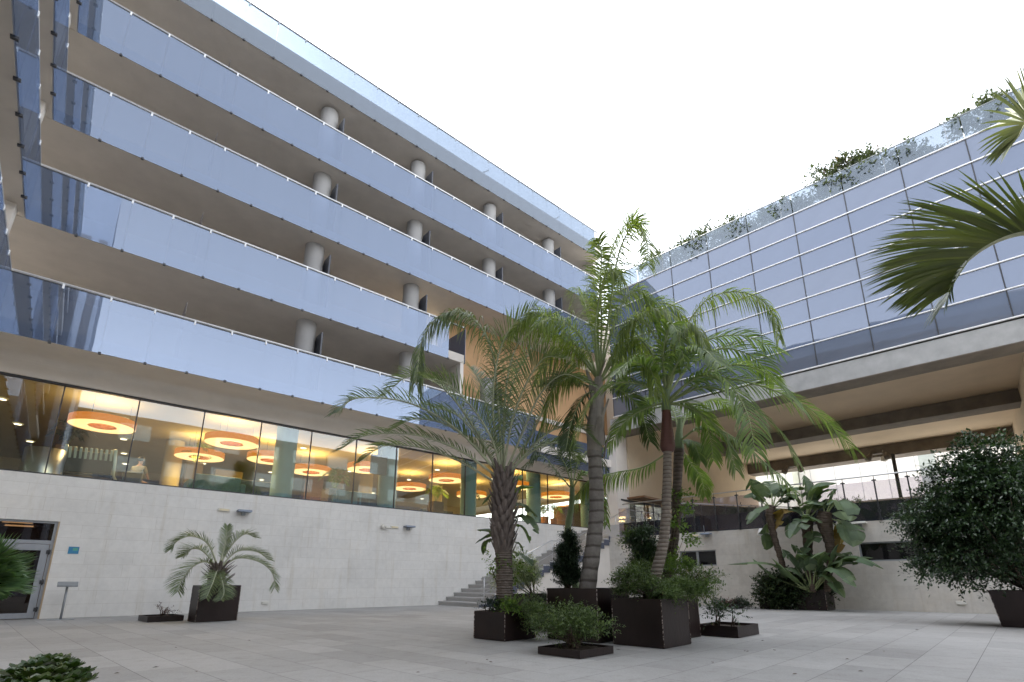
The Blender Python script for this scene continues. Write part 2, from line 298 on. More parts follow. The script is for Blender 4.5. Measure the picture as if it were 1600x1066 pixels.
# ------------------------------------------------------------ mesh helpers
class MB:
    def __init__(s): s.v = []; s.f = []; s.mi = []; s.sm = []
    def add(s, vs, fs, mi=0, smooth=False):
        o = len(s.v); s.v += [tuple(v) for v in vs]
        for f in fs: s.f.append(tuple(i+o for i in f)); s.mi.append(mi); s.sm.append(smooth)
    def box(s, x0, x1, y0, y1, z0, z1, mi=0):
        vs = [(x,y,z) for z in (z0,z1) for y in (y0,y1) for x in (x0,x1)]
        s.add(vs, [(0,2,3,1),(4,5,7,6),(0,1,5,4),(2,6,7,3),(0,4,6,2),(1,3,7,5)], mi)
    def obox(s, c, ax, ay, az, mi=0):
        c = Vector(c); vs = [c+ax*i+ay*j+az*k for k in (-1,1) for j in (-1,1) for i in (-1,1)]
        s.add(vs, [(0,2,3,1),(4,5,7,6),(0,1,5,4),(2,6,7,3),(0,4,6,2),(1,3,7,5)], mi)
    def prism(s, prof, y0, y1, mi=0, axis='y'):
        n = len(prof)
        if axis == 'y': vs = [(p[0], y0, p[1]) for p in prof]+[(p[0], y1, p[1]) for p in prof]
        elif axis == 'x': vs = [(y0, p[0], p[1]) for p in prof]+[(y1, p[0], p[1]) for p in prof]
        else: vs = [(p[0], p[1], y0) for p in prof]+[(p[0], p[1], y1) for p in prof]
        s.add(vs, [tuple(range(n))[::-1], tuple(range(n, 2*n))]+[(i, (i+1) % n, n+(i+1) % n, n+i) for i in range(n)], mi)
    def tube(s, pts, r, seg=8, mi=0, caps=True):
        pts = [Vector(p) for p in pts]; n = len(pts)
        rs = r if hasattr(r, '__len__') else [r]*n
        T = [(pts[min(i+1, n-1)]-pts[max(i-1, 0)]).normalized() for i in range(n)]
        u = T[0].orthogonal().normalized(); vs = []
        for i in range(n):
            u = (u-T[i]*u.dot(T[i])).normalized(); w = T[i].cross(u)
            for k in range(seg):
                a = 2*math.pi*k/seg; vs.append(pts[i]+(u*math.cos(a)+w*math.sin(a))*rs[i])
        fs = [(i*seg+k, i*seg+(k+1) % seg, (i+1)*seg+(k+1) % seg, (i+1)*seg+k) for i in range(n-1) for k in range(seg)]
        if caps: fs += [tuple(range(seg))[::-1], tuple(range((n-1)*seg, n*seg))]
        s.add(vs, fs, mi, True)
    def lathe(s, prof, c=(0,0,0), seg=24, mi=0):
        c = Vector(c); vs = []
        for (r, z) in prof:
            for k in range(seg):
                a = 2*math.pi*k/seg; vs.append(c+Vector((r*math.cos(a), r*math.sin(a), z)))
        n = len(prof)
        fs = [(i*seg+k, i*seg+(k+1) % seg, (i+1)*seg+(k+1) % seg, (i+1)*seg+k) for i in range(n-1) for k in range(seg)]
        s.add(vs, fs, mi, True)
    def sphere(s, c, r, mi=0, seg=12, ring=8, sq=(1,1,1)):
        c = Vector(c); vs = []
        for i in range(ring+1):
            th = math.pi*i/ring
            for k in range(seg):
                a = 2*math.pi*k/seg
                vs.append(c+Vector((r*sq[0]*math.sin(th)*math.cos(a), r*sq[1]*math.sin(th)*math.sin(a), r*sq[2]*math.cos(th))))
        s.add(vs, [(i*seg+k, (i+1)*seg+k, (i+1)*seg+(k+1) % seg, i*seg+(k+1) % seg) for i in range(ring) for k in range(seg)], mi, True)
    def build(s, name, mats, parent=None, bevel=0):
        me = bpy.data.meshes.new(name); me.from_pydata(s.v, [], s.f)
        if not isinstance(mats, (list, tuple)): mats = [mats]
        for m in mats: me.materials.append(m)
        if s.f:
            me.polygons.foreach_set('material_index', s.mi); me.polygons.foreach_set('use_smooth', s.sm)
        me.validate(); me.update()
        o = bpy.data.objects.new(name, me); COL.objects.link(o)
        if parent: o.parent = parent
        if bevel:
            b = o.modifiers.new('bevel', 'BEVEL'); b.width = bevel; b.segments = 2; b.limit_method = 'ANGLE'
        return o
def tag(o, label=None, cat=None, group=None, kind=None):
    if label: o['label'] = label
    if cat: o['category'] = cat
    if group: o['group'] = group
    if kind: o['kind'] = kind
    return o
def thing(name, label, cat, loc=(0,0,0), rz=0, group=None):
    o = bpy.data.objects.new(name, None); COL.objects.link(o); o.empty_display_size = .3
    o.location = loc; o.rotation_euler = (0, 0, rz); return tag(o, label, cat, group)
def box(name, m, par, x0, x1, y0, y1, z0, z1, bevel=0):
    mb = MB(); mb.box(x0, x1, y0, y1, z0, z1); return mb.build(name, m, par, bevel)
def inst(o, par, off):
    c = o.copy(); COL.objects.link(c); c.parent = par; c.location = Vector(o.location)+Vector(off); return c
random.seed(7)

# ============================================================ GROUND
mb = MB(); mb.box(-150, 150, -120, 180, -.3, 0)
g = mb.build('courtyard_paving', M['paving']); tag(g, 'pale stone slab paving of the courtyard', 'paving', kind='structure')

# ============================================================ LONG HOTEL WING (frame A)
TB, TW = 18.2, 19.8
ZB = [7.38, 10.79, 14.20, 17.60, 21.10]
ZR = [9.20, 12.63, 16.05, 19.46, 23.02]
SEND = [17.6, 12.93, 23.4, 23.4, 23.4]
S0, PW = -2.13, 1.09
hotel = thing('hotel_wing', 'long beige hotel wing with stacked blue glass balconies above a glazed lobby', 'building', (0,0,0), AA)
# ground floor wall with door opening s -1.95..-0.03
mb = MB()
mb.box(-14, -1.95, TW, TW+.4, 0, 3.98); mb.box(-.03, 27, TW, TW+.4, 0, 3.98); mb.box(-1.95, -.03, TW, TW+.4, 2.66, 3.98)
mb.build('stone_wall', M['stone_wall'], hotel)
mb = MB(); mb.box(-3, 26.3, TW+.08, TW+.22, 3.98, 4.03); mb.box(-3, 26.3, TW+.08, TW+.2, 6.72, 6.78)
mb.build('window_track', M['dark_metal'], hotel)
# fascia over the lobby windows, rounded under the first balcony
prof = [(TW+.02, 6.78), (TW+.02, 7.15)]
for k in range(6):
    a = k/5*math.pi/2; prof.append((TW+.02-.25+.25*math.cos(a), 7.13+.25*math.sin(a)))
prof += [(TB+.03, 7.38), (TB+.03, 7.80), (TW+3.2, 7.80), (TW+3.2, 7.5), (TW+.45, 7.5), (TW+.45, 6.78)]
mb = MB(); mb.prism(prof, -14, 26.3, axis='x'); mb.build('soffit', M['plaster_light'], hotel)
# slabs
mb = MB()
for n in range(1, 5):
    e = SEND[n]
    mb.box(-8, e, TB+.03, 24, ZB[n]+.02, ZB[n]+.42)
mb.box(-8, SEND[4], TB+.03, TB+.2, ZB[4]+.42, ZB[4]+.92); mb.box(-8, SEND[4], TB+.2, 24, ZB[4]+.42, ZB[4]+.6)
mb.build('floor_slab', M['plaster'], hotel)
# back walls of the balconies with sliding doors
mb = MB()
for n in range(0, 4):
    e = SEND[n] if n else 26
    mb.box(-8, e, 23.0, 23.3, ZB[n]+.4, ZB[n+1]+.02)
mb.build('back_wall', M['plaster'], hotel)
mb = MB(); mb.box(12.75, 12.93, TB+.05, 23, 7.8, ZB[1]+.02); mb.build('end_wall', M['plaster_light'], hotel)
mb = MB(); mb.box(23.2, 23.4, TB+.4, 23, ZB[2]+.42, ZB[4]+.02); mb.build('end_wall', M['plaster_light'], hotel)
mb = MB(); mb.box(23.41, 31, 20.6, 24, 7.0, 18.6); mb.build('end_wall', M['plaster_light'], hotel)
# columns on every balcony
cmb = MB(); cmb.lathe([(.37, 0), (.37, 3.0)], seg=24)
cz = [7.8, ZB[1]+.42, ZB[2]+.42, ZB[3]+.42]
c0 = None
for n in range(4):
    for k, s_ in enumerate((1.45, 6.0, 10.5, 15.05, 19.6)):
        if s_ > SEND[n] or s_ < 3: continue
        if c0 is None:
            c0 = cmb.build('column', M['col_white'], hotel); c0.location = (s_, 19.15, cz[n]); o = c0
        else:
            o = c0.copy(); COL.objects.link(o); o.location = (s_, 19.15, cz[n])
# privacy screens
dm = MB(); dm.prism([(0, 0), (1.35, 0), (1.35, 1.3), (.55, 2.5), (0, 2.5)], -.03, .03, axis='x')
d0 = None
for n in range(4):
    for s_ in (6.42, 10.95, 15.45, 20.0):
        if s_ > SEND[n]: continue
        if d0 is None: d0 = dm.build('privacy_screen', M['divider'], hotel); o = d0
        else: o = d0.copy(); COL.objects.link(o)
        o.location = (s_, TB+.28, cz[n])
tm = MB(); tm.prism([(0, 0), (.9, 0), (.9, 1.9), (0, 2.1)], -.006, .006, axis='x'); t0 = None
for n in range(4):
    s_ = 1.95
    if t0 is None: t0 = tm.build('glass_fin', M['clear_glass'], hotel); o = t0
    else: o = t0.copy(); COL.objects.link(o)
    o.location = (s_, TB+.25, cz[n])
# orange walls in the recess beyond level one
mb = MB(); mb.box(12.94, 26.0, 20.3, 20.6, 7.8, ZB[2]+.02); mb.build('orange_wall', M['orange'], hotel)
mb = MB(); mb.box(15.2, 26, 20.2, 20.29, 9.9, 10.15); mb.box(17, 26, 18.4, 20.2, 7.6, 7.8); mb.build('recess_ledge', M['plaster_light'], hotel)
# rails, brackets, glass panels and clips
def rail_obj(x0, x1, z, par, along='x', fix=TB, white=True):
    mb = MB()
    if along == 'x':
        mb.tube([(x0, fix+.03, z), (x1, fix+.03, z)], .036, 8)
        k = x0+PW
        while k < x1: mb.box(k-.025, k+.025, fix-.02, fix+.05, z-.16, z-.02); k += PW
    else:
        mb.tube([(fix-.03, x0, z), (fix-.03, x1, z)], .036, 8)
        k = x1-PW
        while k > x0: mb.box(fix-.05, fix+.02, k-.025, k+.025, z-.16, z-.02); k -= PW
    return mb.build('handrail', M['white_metal'] if white else M['grey_metal'], par)
for n in range(5):
    rail_obj(S0, SEND[n], ZR[n], hotel, white=(n < 4))
    box('glass_top_cap', M['dark_metal'], hotel, S0, SEND[n], TB-.014, TB+.014, ZR[n]-.085, ZR[n]-.055)
def panel_set(par, n, x0, x1, mat, along='x', fix=TB, gap=.002, top=None):
    h0, h1 = ZB[n], (top or ZR[n]-.07)
    mbp = MB(); cl = MB()
    w = PW-gap
    if along == 'x':
        mbp.box(0, w, -.006, .006, 0, h1-h0); cl.box(w-.035, w+.035, -.03, .04, -.035, .03)
    else:
        mbp.box(-.006, .006, -w, 0, 0, h1-h0); cl.box(-.07, .05, -w-.04, -w+.03, -.03, .03)
    first = None; k = 0; x = x0
    while (x+w <= x1+.3) if along == 'x' else (x-w >= x1):
        loc = (x, fix, h0) if along == 'x' else (fix, x, h0)
        if first is None:
            first = mbp.build('balcony_glass', mat, par); first.location = loc
            c1 = cl.build('clip', M['dark_metal'], first)
        else:
            o = first.copy(); COL.objects.link(o); o.location = loc
            t_ = (rad(random.uniform(-.25, .25)), 0, rad(random.uniform(-.1, .1))); o.rotation_euler = t_ if along == 'x' else (0, t_[0], t_[2])
            c = c1.copy(); COL.objects.link(c); c.parent = o
        x += PW if along == 'x' else -PW; k += 1
for n in range(4): panel_set(hotel, n, S0, SEND[n]-.2, M['balcony_glass'])
panel_set(hotel, 4, S0, SEND[4]-.2, M['roof_glass'])
# roof terrace tubing behind the glass
mb = MB()
for z in (22.45, 22.75): mb.tube([(-2, 19.6, z), (17, 19.6, z)], .025, 6)
for s_ in (2.6, 3.3, 8, 8.6, 9.3, 13.5, 14.4): mb.tube([(s_, 19.6, 21.7), (s_+.25, 19.6, 22.75)], .03, 6)
mb.tube([(13.0, 19.5, 21.7), (14.6, 18.7, 22.95)], .04, 6); mb.tube([(19.0, 19.5, 21.8), (20.2, 18.7, 22.9)], .04, 6)
mb.build('roof_tubing', M['grey_metal'], hotel)
# return of the balcony glass at the end of level one and the small glazed balcony in the recess
mb = MB(); mb.box(12.96, 12.975, TB, 20.2, ZB[1], ZR[1]-.07); mb.build('end_glass', M['facade_glass'], hotel)
mb = MB(); mb.box(17, 26, 18.35, 18.37, 6.9, 8.5); mb.build('recess_glass', M['facade_glass'], hotel)

# lobby interior shell
mb = MB(); mb.box(-10, 46, TW+.41, 36, 3.70, 3.85); mb.build('lobby_floor', M['lobby_floor'], hotel)
mb = MB(); mb.box(-10, 26.3, TW+.46, 36, 7.05, 7.20); mb.build('lobby_ceiling', M['lobby_ceiling'], hotel)
mb = MB(); mb.box(-10, 26.3, 35.8, 36, 3.85, 7.05); mb.box(-10, -9.8, 20.2, 36, 3.85, 7.05)
mb.box(12, 12.6, 30, 35, 3.85, 7.05); mb.box(5.2, 6.4, 27.5, 28.1, 3.85, 6.2); mb.build('lobby_wall', M['lobby_wall'], hotel)
mb = MB(); mb.box(4.4, 9.0, 33.5, 33.8, 3.85, 5.3); mb.box(9.6, 10.6, 28.0, 28.4, 3.85, 7.05); mb.box(-4, -1.5, 31, 31.4, 3.85, 5.2); mb.build('wood_panel', M['lobby_wood'], hotel)
# interior columns
cb_ = MB(); cb_.lathe([(.40, 0), (.40, 3.15)], seg=28)
for k, s_ in enumerate((-2.6, 6.25, 10.72, 15.2, 19.7, 24.2)):
    if k == 0: ci = cb_.build('lobby_column', M['col_blue'], hotel); o = ci
    else: o = ci.copy(); COL.objects.link(o)
    o.location = (s_, 20.75, 3.86)
cb_ = MB(); cb_.lathe([(.36, 0), (.36, 3.15)], seg=24)
for k, (s_, t_) in enumerate(((7.9, 26.5), (12.4, 26.5), (17, 26.5), (3.3, 26.5))):
    if k == 0: ci = cb_.build('lobby_pillar', M['lobby_ceiling'], hotel); o = ci
    else: o = ci.copy(); COL.objects.link(o)
    o.location = (s_, t_, 3.86)
# lobby window panes and joints
first = None; s_ = -2.43
while s_ < 26:
    if first is None:
        mb = MB(); mb.box(.012, 1.858, -.008, .008, 0, 2.69); first = mb.build('lobby_window', M['lobby_glass'], hotel); o = first
        mb = MB(); mb.box(-.022, .012, -.03, .03, 0, 2.69); jb = mb.build('joint', M['dark_metal'], first)
    else:
        o = first.copy(); COL.objects.link(o); j = jb.copy(); COL.objects.link(j); j.parent = o
    o.location = (s_, TW+.14, 4.03); s_ += 1.87
# the lobby runs on under the glass wing
mb = MB(); mb.box(26.35, 26.55, TW, 36, 6.4, 9.0); mb.build('lobby_lintel', M['plaster_light'], hotel)

# door
door = thing('glass_door', 'aluminium framed glass door with transom at the foot of the stone wall', 'door', PA(-.99, TW+.12, 0), AA)
mb = MB()
for (x0, x1, z0, z1) in ((-.96,-.89,0,2.66),(.89,.96,0,2.66),(-.89,.89,2.60,2.66),(-.89,.89,2.02,2.12)): mb.box(x0, x1, -.05, .05, z0, z1)
mb.build('door_frame', M['alu'], door, .004)
mb = MB(); mb.box(-.89, .89, -.006, .006, 2.12, 2.60); mb.build('transom_pane', M['door_dark'], door)
mb = MB()
for (x0, x1, z0, z1) in ((.72,.88,.02,2.01),(-.86,-.74,.02,2.01),(-.74,.72,1.84,2.01),(-.74,.72,.02,.16)): mb.box(x0, x1, -.06, -.01, z0, z1)
leaf = mb.build('door_leaf', M['alu'], door, .004)
mb = MB(); mb.box(-.74, .72, -.04, -.03, .16, 1.84); mb.build('door_pane', M['door_dark'], leaf)
mb = MB()
for z in (1.80, .98, .25): mb.box(.84, .93, -.10, -.05, z-.05, z+.05); mb.tube([(.90, -.09, z-.07), (.90, -.09, z+.07)], .018, 8)
mb.build('hinge', M['dark_metal'], door)
mb = MB(); mb.box(.962, 1.0, -.13, .26, 0, 2.66); mb.build('reveal_trim', solid('tan_trim', (.45,.34,.22), .7), door)
mb = MB(); mb.box(-1.2, 1.2, .6, 5, 0.0, .02); mb.box(-1.2, 1.2, 4.9, 5, .02, 2.9); mb.box(-1.25, -1.2, .28, 5, 0, 2.9); mb.box(1.2, 1.25, .28, 5, 0, 2.9); mb.box(-1.2, 1.2, .28, 5, 2.8, 2.9)
mb.build('hall', M['lobby_wood'], door)
mb = MB()
for y in (1.1, 2.3, 3.7): mb.box(-.35, .35, y, y+.14, 2.76, 2.795)
mb.build('hall_light', M['down_glow'], door)
cu = bpy.data.curves.new('lettering', 'FONT'); cu.body = 'salones'; cu.size = .21; cu.extrude = .002; cu.space_character = 1.15
to = bpy.data.objects.new('lettering', cu); COL.objects.link(to)
dg = bpy.context.evaluated_depsgraph_get(); me = bpy.data.meshes.new_from_object(to.evaluated_get(dg)); bpy.data.objects.remove(to)
me.materials.append(M['gold']); to = bpy.data.objects.new('door_lettering', me); COL.objects.link(to); to.parent = leaf
to.rotation_euler = (rad(90), 0, 0); to.location = (-.62, -.045, 1.63)

# ============================================================ SIDE WING on the left (frame A)
side = thing('side_wing', 'dark beige side wing at the left edge with glass balconies seen edge on', 'building', (0,0,0), AA)
CS = S0
T0, T1 = -22.0, TB-.02
mb = MB()
for n in range(0, 5):
    mb.box(-9, CS-.03, T0, T1+.03, ZB[n]+.02, ZB[n]+.42)
mb.box(CS-.2, CS-.03, T0, T1, ZB[4]+.42, ZB[4]+.92); mb.build('floor_slab', M['plaster'], side)
mb = MB()
for n in range(0, 4): mb.box(-7.2, -7.0, T0, T1, ZB[n]+.42, ZB[n+1]+.02)
mb.box(-4.4, -4.0, T0, TW, 0, ZB[0]+.02); mb.build('back_wall', M['plaster'], side)
for n in range(5): rail_obj(T0, T1, ZR[n], side, along='y', fix=CS, white=(n < 4))
for n in range(0, 5): panel_set(side, n, T1, T1-PW*(18 if n < 4 else 22), M['balcony_glass'] if n < 4 else M['roof_glass'], along='y', fix=CS)
mb = MB()
for n in range(4):
    for t_ in (17.55,): mb.prism([(0, 0), (.30, 0), (.45, 2.99), (0, 2.99)], 0, .35, axis='x')
    o_ = None
mb2 = MB()
for n in range(4):
    z0 = cz[n]; z1 = ZB[n+1]+.02
    vs = [(-2.75, 17.6, z0), (-2.45, 17.6, z0), (-2.30, 17.6, z1), (-2.95, 17.6, z1)]
    vs += [(x, 18.0, z) for (x, y, z) in vs]
    mb2.add(vs, [(0,1,2,3),(7,6,5,4),(0,4,5,1),(1,5,6,2),(2,6,7,3),(3,7,4,0)])
mb2.build('corner_pier', M['plaster_light'], side)
mb = MB()
for k in range(9):
    t_ = T1-4.5*k-3.4
    for n in range(4): mb.box(-6.98, -6.93, t_-1.3, t_+1.3, ZB[n]+.45, ZB[n]+2.7)
mb.build('balcony_door', M['dark_glass'], side)

# block behind the viewer, seen only in reflections
back = thing('rear_block', 'beige block with dark and pale window strips behind the viewer, seen mirrored', 'building', (0,0,0), AA)
mb = MB(); mb.box(-12, -.6, -30, -9, 0, 30); mb.build('wall', solid('blue_grey_render', (.24,.28,.36), .8), back)
mb = MB()
for x0, x1 in ((-4.4,-3.3),(-2.6,-1.8),(-1.35,-.85)): mb.box(x0, x1, -9.0, -8.97, 1, 26)
mb.build('window_strip', M['slab_cover'], back)
back2 = thing('rear_hotel_block', 'low beige block with rows of white blinds behind the viewer, seen mirrored', 'building', (0,0,0), AA)
mb = MB(); mb.box(-.55, 42, -34, -24, 0, 17.5); mb.build('wall', solid('brown_render', (.17,.145,.115), .8), back2)
mb = MB()
for n in range(5):
    for k in range(9):
        x = 3+k*4.3; mb.box(x, x+2.6, -24.0, -23.96, 1.4+n*3.4, 3.0+n*3.4)
mb.build('window', solid('pale_blind', (.30,.32,.31), .7), back2)
mb = MB()
for n in range(4): mb.box(1.6, 42, -23.3, -23.28, .2+n*3.4-.5, 1.3+n*3.4-.5)
mb.build('balcony_glass', M['balcony_glass'], back2)

# ============================================================ GLASS WING on the right (frame B: x = depth, y = along)
DB = 25.0
gw = thing('glass_wing', 'blue glass curtain wall wing bridging over the terrace on the right', 'building', (0,0,0), BA)
Z0, ROW = 10.32, 1.142
B0, B1 = -10.0, 15.7
zl = [Z0+ROW*k for k in range(9)]
cols = [.70+2.135*k for k in range(-5, 8)]
# panes, each set a hair out of true
pq_ = random.Random(4); protos = {}
for r in range(8):
    for i in range(len(cols)-1):
        y0, y1 = cols[i], min(cols[i+1], B1)
        if y0 >= B1: continue
        nm, mt = ('parapet_glass', 'parapet_glass') if r == 7 else (('spandrel_pane', 'spandrel_glass') if r in (0, 3, 6) else ('glass_pane', 'facade_glass'))
        key = (nm, round(y1-y0, 2))
        if key not in protos:
            w_ = (y1-y0)/2-.022; h_ = ROW/2-.032
            mb = MB(); mb.box(-.01, .01, -w_, w_, -h_, h_); protos[key] = mb.build(nm, M[mt], gw); o = protos[key]
        else: o = protos[key].copy(); COL.objects.link(o)
        o.location = (DB, (y0+y1)/2, (zl[r]+zl[r+1])/2)
        o.rotation_euler = (0, rad(pq_.uniform(-.35, .35)), rad(pq_.uniform(-.3, .3))) if r < 7 else (0, 0, 0)
mb = MB()
for k, z in enumerate(zl[:-1]): mb.box(DB-.07, DB+.04, B0, B1, z-.021, z+.021)
mb.build('transom_rail', M['white_metal'], gw)
mb = MB(); mb.tube([(DB, B0, zl[8]), (DB, B1, zl[8])], .028, 8); mb.build('roof_rail', M['grey_metal'], gw)
mb = MB()
for y in cols:
    if y < B1: mb.box(DB-.03, DB+.05, y-.02, y+.02, zl[0]+.03, zl[7]-.03)
mb.build('mullion', M['dark_metal'], gw)
mb = MB()
for y in cols: mb.box(DB-.012, DB+.012, y+.5-.012, y+.5+.012, zl[7]+.03, zl[8]-.03)
mb.build('parapet_joint', M['grey_metal'], gw)
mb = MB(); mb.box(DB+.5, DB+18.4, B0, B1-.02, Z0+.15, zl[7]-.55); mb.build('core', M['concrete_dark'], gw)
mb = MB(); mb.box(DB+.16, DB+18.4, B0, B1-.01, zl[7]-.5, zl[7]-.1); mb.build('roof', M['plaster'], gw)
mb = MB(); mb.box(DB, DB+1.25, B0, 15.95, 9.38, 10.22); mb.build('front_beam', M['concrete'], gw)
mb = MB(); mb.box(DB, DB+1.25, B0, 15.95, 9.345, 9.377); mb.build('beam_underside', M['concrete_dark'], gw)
mb = MB(); mb.box(25.05, 26.26, 15.72, 16.5, 3.86, 9.34); mb.build('corner_pier', M['plaster_light'], gw)
mb = MB(); mb.box(DB+1.26, DB+18.6, B0, 15.95, 10.05, 10.22); mb.build('soffit', M['plaster_bridge'], gw)
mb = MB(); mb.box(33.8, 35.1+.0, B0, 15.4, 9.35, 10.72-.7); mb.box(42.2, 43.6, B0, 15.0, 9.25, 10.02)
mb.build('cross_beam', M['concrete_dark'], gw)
# abutment walls
mb = MB()
vs = [(26.27, 15.62), (43.5, 14.25), (43.5, 16.5), (26.27, 16.5)]
mb.prism(vs, 5.55, 10.045, axis='z'); mb.build('abutment_wall', M['plaster_bridge'], gw)
mb = MB()
vs = [(26.3, -1.72), (43.5, -1.10), (43.5, -4), (25.6, -4)]
mb.prism(vs, 3.86, 10.045, axis='z'); mb.build('right_abutment', M['plaster_bridge'], gw)
# glazing under the left abutment, with frame
mb = MB(); mb.prism([(25.1, 15.80), (42, 14.45), (42, 14.47), (25.1, 15.82)], 3.86, 5.45, axis='z'); mb.build('lower_glazing', M['lobby_glass'], gw)
mb = MB(); mb.prism([(25.1, 15.74), (42, 14.39), (42, 14.5), (25.1, 15.88)], 5.45, 5.55, axis='z')
for k in range(7):
    d_ = 25.15+k*2.6; b_ = 15.80-(d_-25.1)*.0799; mb.box(d_-.03, d_+.03, b_-.03, b_+.04, 3.86, 5.45)
mb.build('glazing_frame', M['dark_metal'], gw)
mb = MB(); mb.box(26, 42, 21, 21.2, 3.86, 5.6); mb.box(26, 42, 14.6, 21, 5.6, 5.7); mb.build('inner_wall', M['lobby_wood'], gw)

# ============================================================ TERRACE AND ITS WALL (frame B)
DT = 22.8
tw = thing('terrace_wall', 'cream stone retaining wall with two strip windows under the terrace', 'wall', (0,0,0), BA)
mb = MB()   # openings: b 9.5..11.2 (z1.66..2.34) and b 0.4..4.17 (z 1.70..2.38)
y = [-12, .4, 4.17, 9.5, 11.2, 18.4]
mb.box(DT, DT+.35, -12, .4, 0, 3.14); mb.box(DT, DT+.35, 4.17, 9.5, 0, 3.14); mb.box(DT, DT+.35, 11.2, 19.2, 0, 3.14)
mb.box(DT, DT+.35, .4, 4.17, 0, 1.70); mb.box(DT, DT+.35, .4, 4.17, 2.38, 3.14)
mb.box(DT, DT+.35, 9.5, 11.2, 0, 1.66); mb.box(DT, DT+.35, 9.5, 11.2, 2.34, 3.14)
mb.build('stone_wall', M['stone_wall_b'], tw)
for (y0, y1, z0, z1, ms) in ((.4, 4.17, 1.70, 2.38, (2.28,)), (9.5, 11.2, 1.66, 2.34, (10.38,))):
    mb = MB()
    for a, b_ in ((y0, y0+.06), (y1-.06, y1)): mb.box(DT+.08, DT+.16, a, b_, z0, z1)
    for m_ in ms: mb.box(DT+.08, DT+.16, m_-.05, m_+.05, z0+.05, z1-.05)
    mb.box(DT+.08, DT+.16, y0+.06, y1-.06, z0, z0+.05); mb.box(DT+.08, DT+.16, y0+.06, y1-.06, z1-.05, z1)
    fr = mb.build('strip_window', M['grey_metal'], tw)
    mb = MB(); mb.box(DT+.11, DT+.12, y0+.06, y1-.06, z0+.05, z1-.05); mb.build('pane', M['dark_glass'], fr)
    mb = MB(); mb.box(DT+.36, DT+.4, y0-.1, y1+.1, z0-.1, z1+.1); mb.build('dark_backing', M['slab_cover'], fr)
tf = MB(); tf.box(DT+.02, 75, -40, 15.9, 3.15, 3.80); o = tf.build('terrace_floor', M['stair_stone']); o.rotation_euler = (0,0,BA)
tag(o, 'paved terrace under the glass wing', 'terrace', kind='structure')
mb = MB(); mb.box(DT-.0, DT+.015, -12, 14.05, 3.145, 3.84); mb.build('slab_cladding', M['slab_cover'], tw)
mb = MB(); mb.box(DT+.25, DT+.55, -12, 4.6, 3.84, 3.93); mb.build('kerb', M['plaster_bridge'], tw)

rl = thing('terrace_railing', 'glass balustrade with dark posts and steel handrail along the terrace edge', 'railing', PB(DT, 3, 3.15), BA)
mb = MB(); mb.tube([(-.03, -15, 1.64), (-.03, 11.05, 1.64)], .027, 8); mb.build('handrail', M['metal'], rl)
pm = MB(); pm.box(-.075, -.03, -.022, .022, -.02, 1.50); pm.box(-.09, -.01, -.075, .075, 1.44, 1.48); pm.tube([(-.04, 0, 1.5), (-.04, 0, 1.62)], .012, 6); pm.box(-.09, -.012, -.05, .05, .0, .08); pm.box(-.09, -.012, -.05, .05, .30, .38)
gm = MB(); gm.box(-.022, -.010, .02, .98, .03, 1.44)
p0 = None
for k in range(-14, 11):
    yb = -.65+k*1.0 + .0
    if p0 is None:
        p0 = pm.build('post', M['dark_metal'], rl); g0 = gm.build('balustrade_glass', M['terrace_glass'], rl); o, q = p0, g0
    else:
        o = p0.copy(); COL.objects.link(o); q = g0.copy(); COL.objects.link(q)
    o.location = (0, yb+.98, 0); q.location = (0, yb+.98, 0)

# second balustrade farther back on the left part of the terrace
rl2 = thing('inner_railing', 'glass balustrade running back across the terrace beside the beige abutment', 'railing', PB(24.3, 11.9, 3.8), BA)
mb = MB(); mb.tube([(0, 0, 1.0), (8.2, -5.3, 1.0)], .025, 8); mb.build('handrail', M['metal'], rl2)
mb = MB()
for k in range(8): mb.box(8.2*k/7-.02, 8.2*k/7+.02, -5.3*k/7-.02, -5.3*k/7+.02, 0, .97)
mb.build('posts', M['dark_metal'], rl2)
mb = MB(); mb.prism([(0, 0), (8.2, -5.3), (8.2, -5.29), (0, .01)], .05, .93, axis='z'); mb.build('balustrade_glass', M['dark_glass'], rl2)

# far white building
fb = thing('white_building', 'bright white clad building beyond the terrace, framed by the bridge', 'building', (0,0,0), BA)
mb = MB(); mb.box(56, 64, -3.4, 14.2, 3.8, 24); mb.build('wall', M['white_paint'], fb)
mb = MB()
for k in range(9): mb.box(55.985, 56, 13.2-2.05*k, 13.23-2.05*k, 3.8, 24)
mb.build('panel_joint', M['grey_metal'], fb)
mb = MB(); mb.box(55.97, 55.99, 3.6, 4.75, 7.0, 11.9); mb.build('service_door', solid('grey_green_door', (.42,.46,.44), .6), fb)
mb = MB(); mb.box(55.97, 55.99, -2.6, 2.4, 11.55, 11.9); mb.build('window', M['facade_glass'], fb)
fb2 = thing('pale_green_building', 'pale green rendered building at the left end of the white one', 'building', (0,0,0), BA)
mb = MB(); mb.box(54, 60, 14.3, 24, 3.8, 20); mb.build('wall', solid('pale_green', (.68,.70,.60), .8, .05, .6), fb2)
mb = MB(); mb.box(53.97, 53.99, 14.9, 14.93, 7.8, 14.5); mb.build('downpipe', M['grey_metal'], fb2)
fb3 = thing('grey_green_building', 'grey green wall beyond the terrace right of the white building', 'building', (0,0,0), BA)
mb = MB(); mb.box(50, 56, -14, -3.5, 3.8, 20); mb.build('wall', solid('grey_green', (.42,.43,.38), .8, .05, .6), fb3)

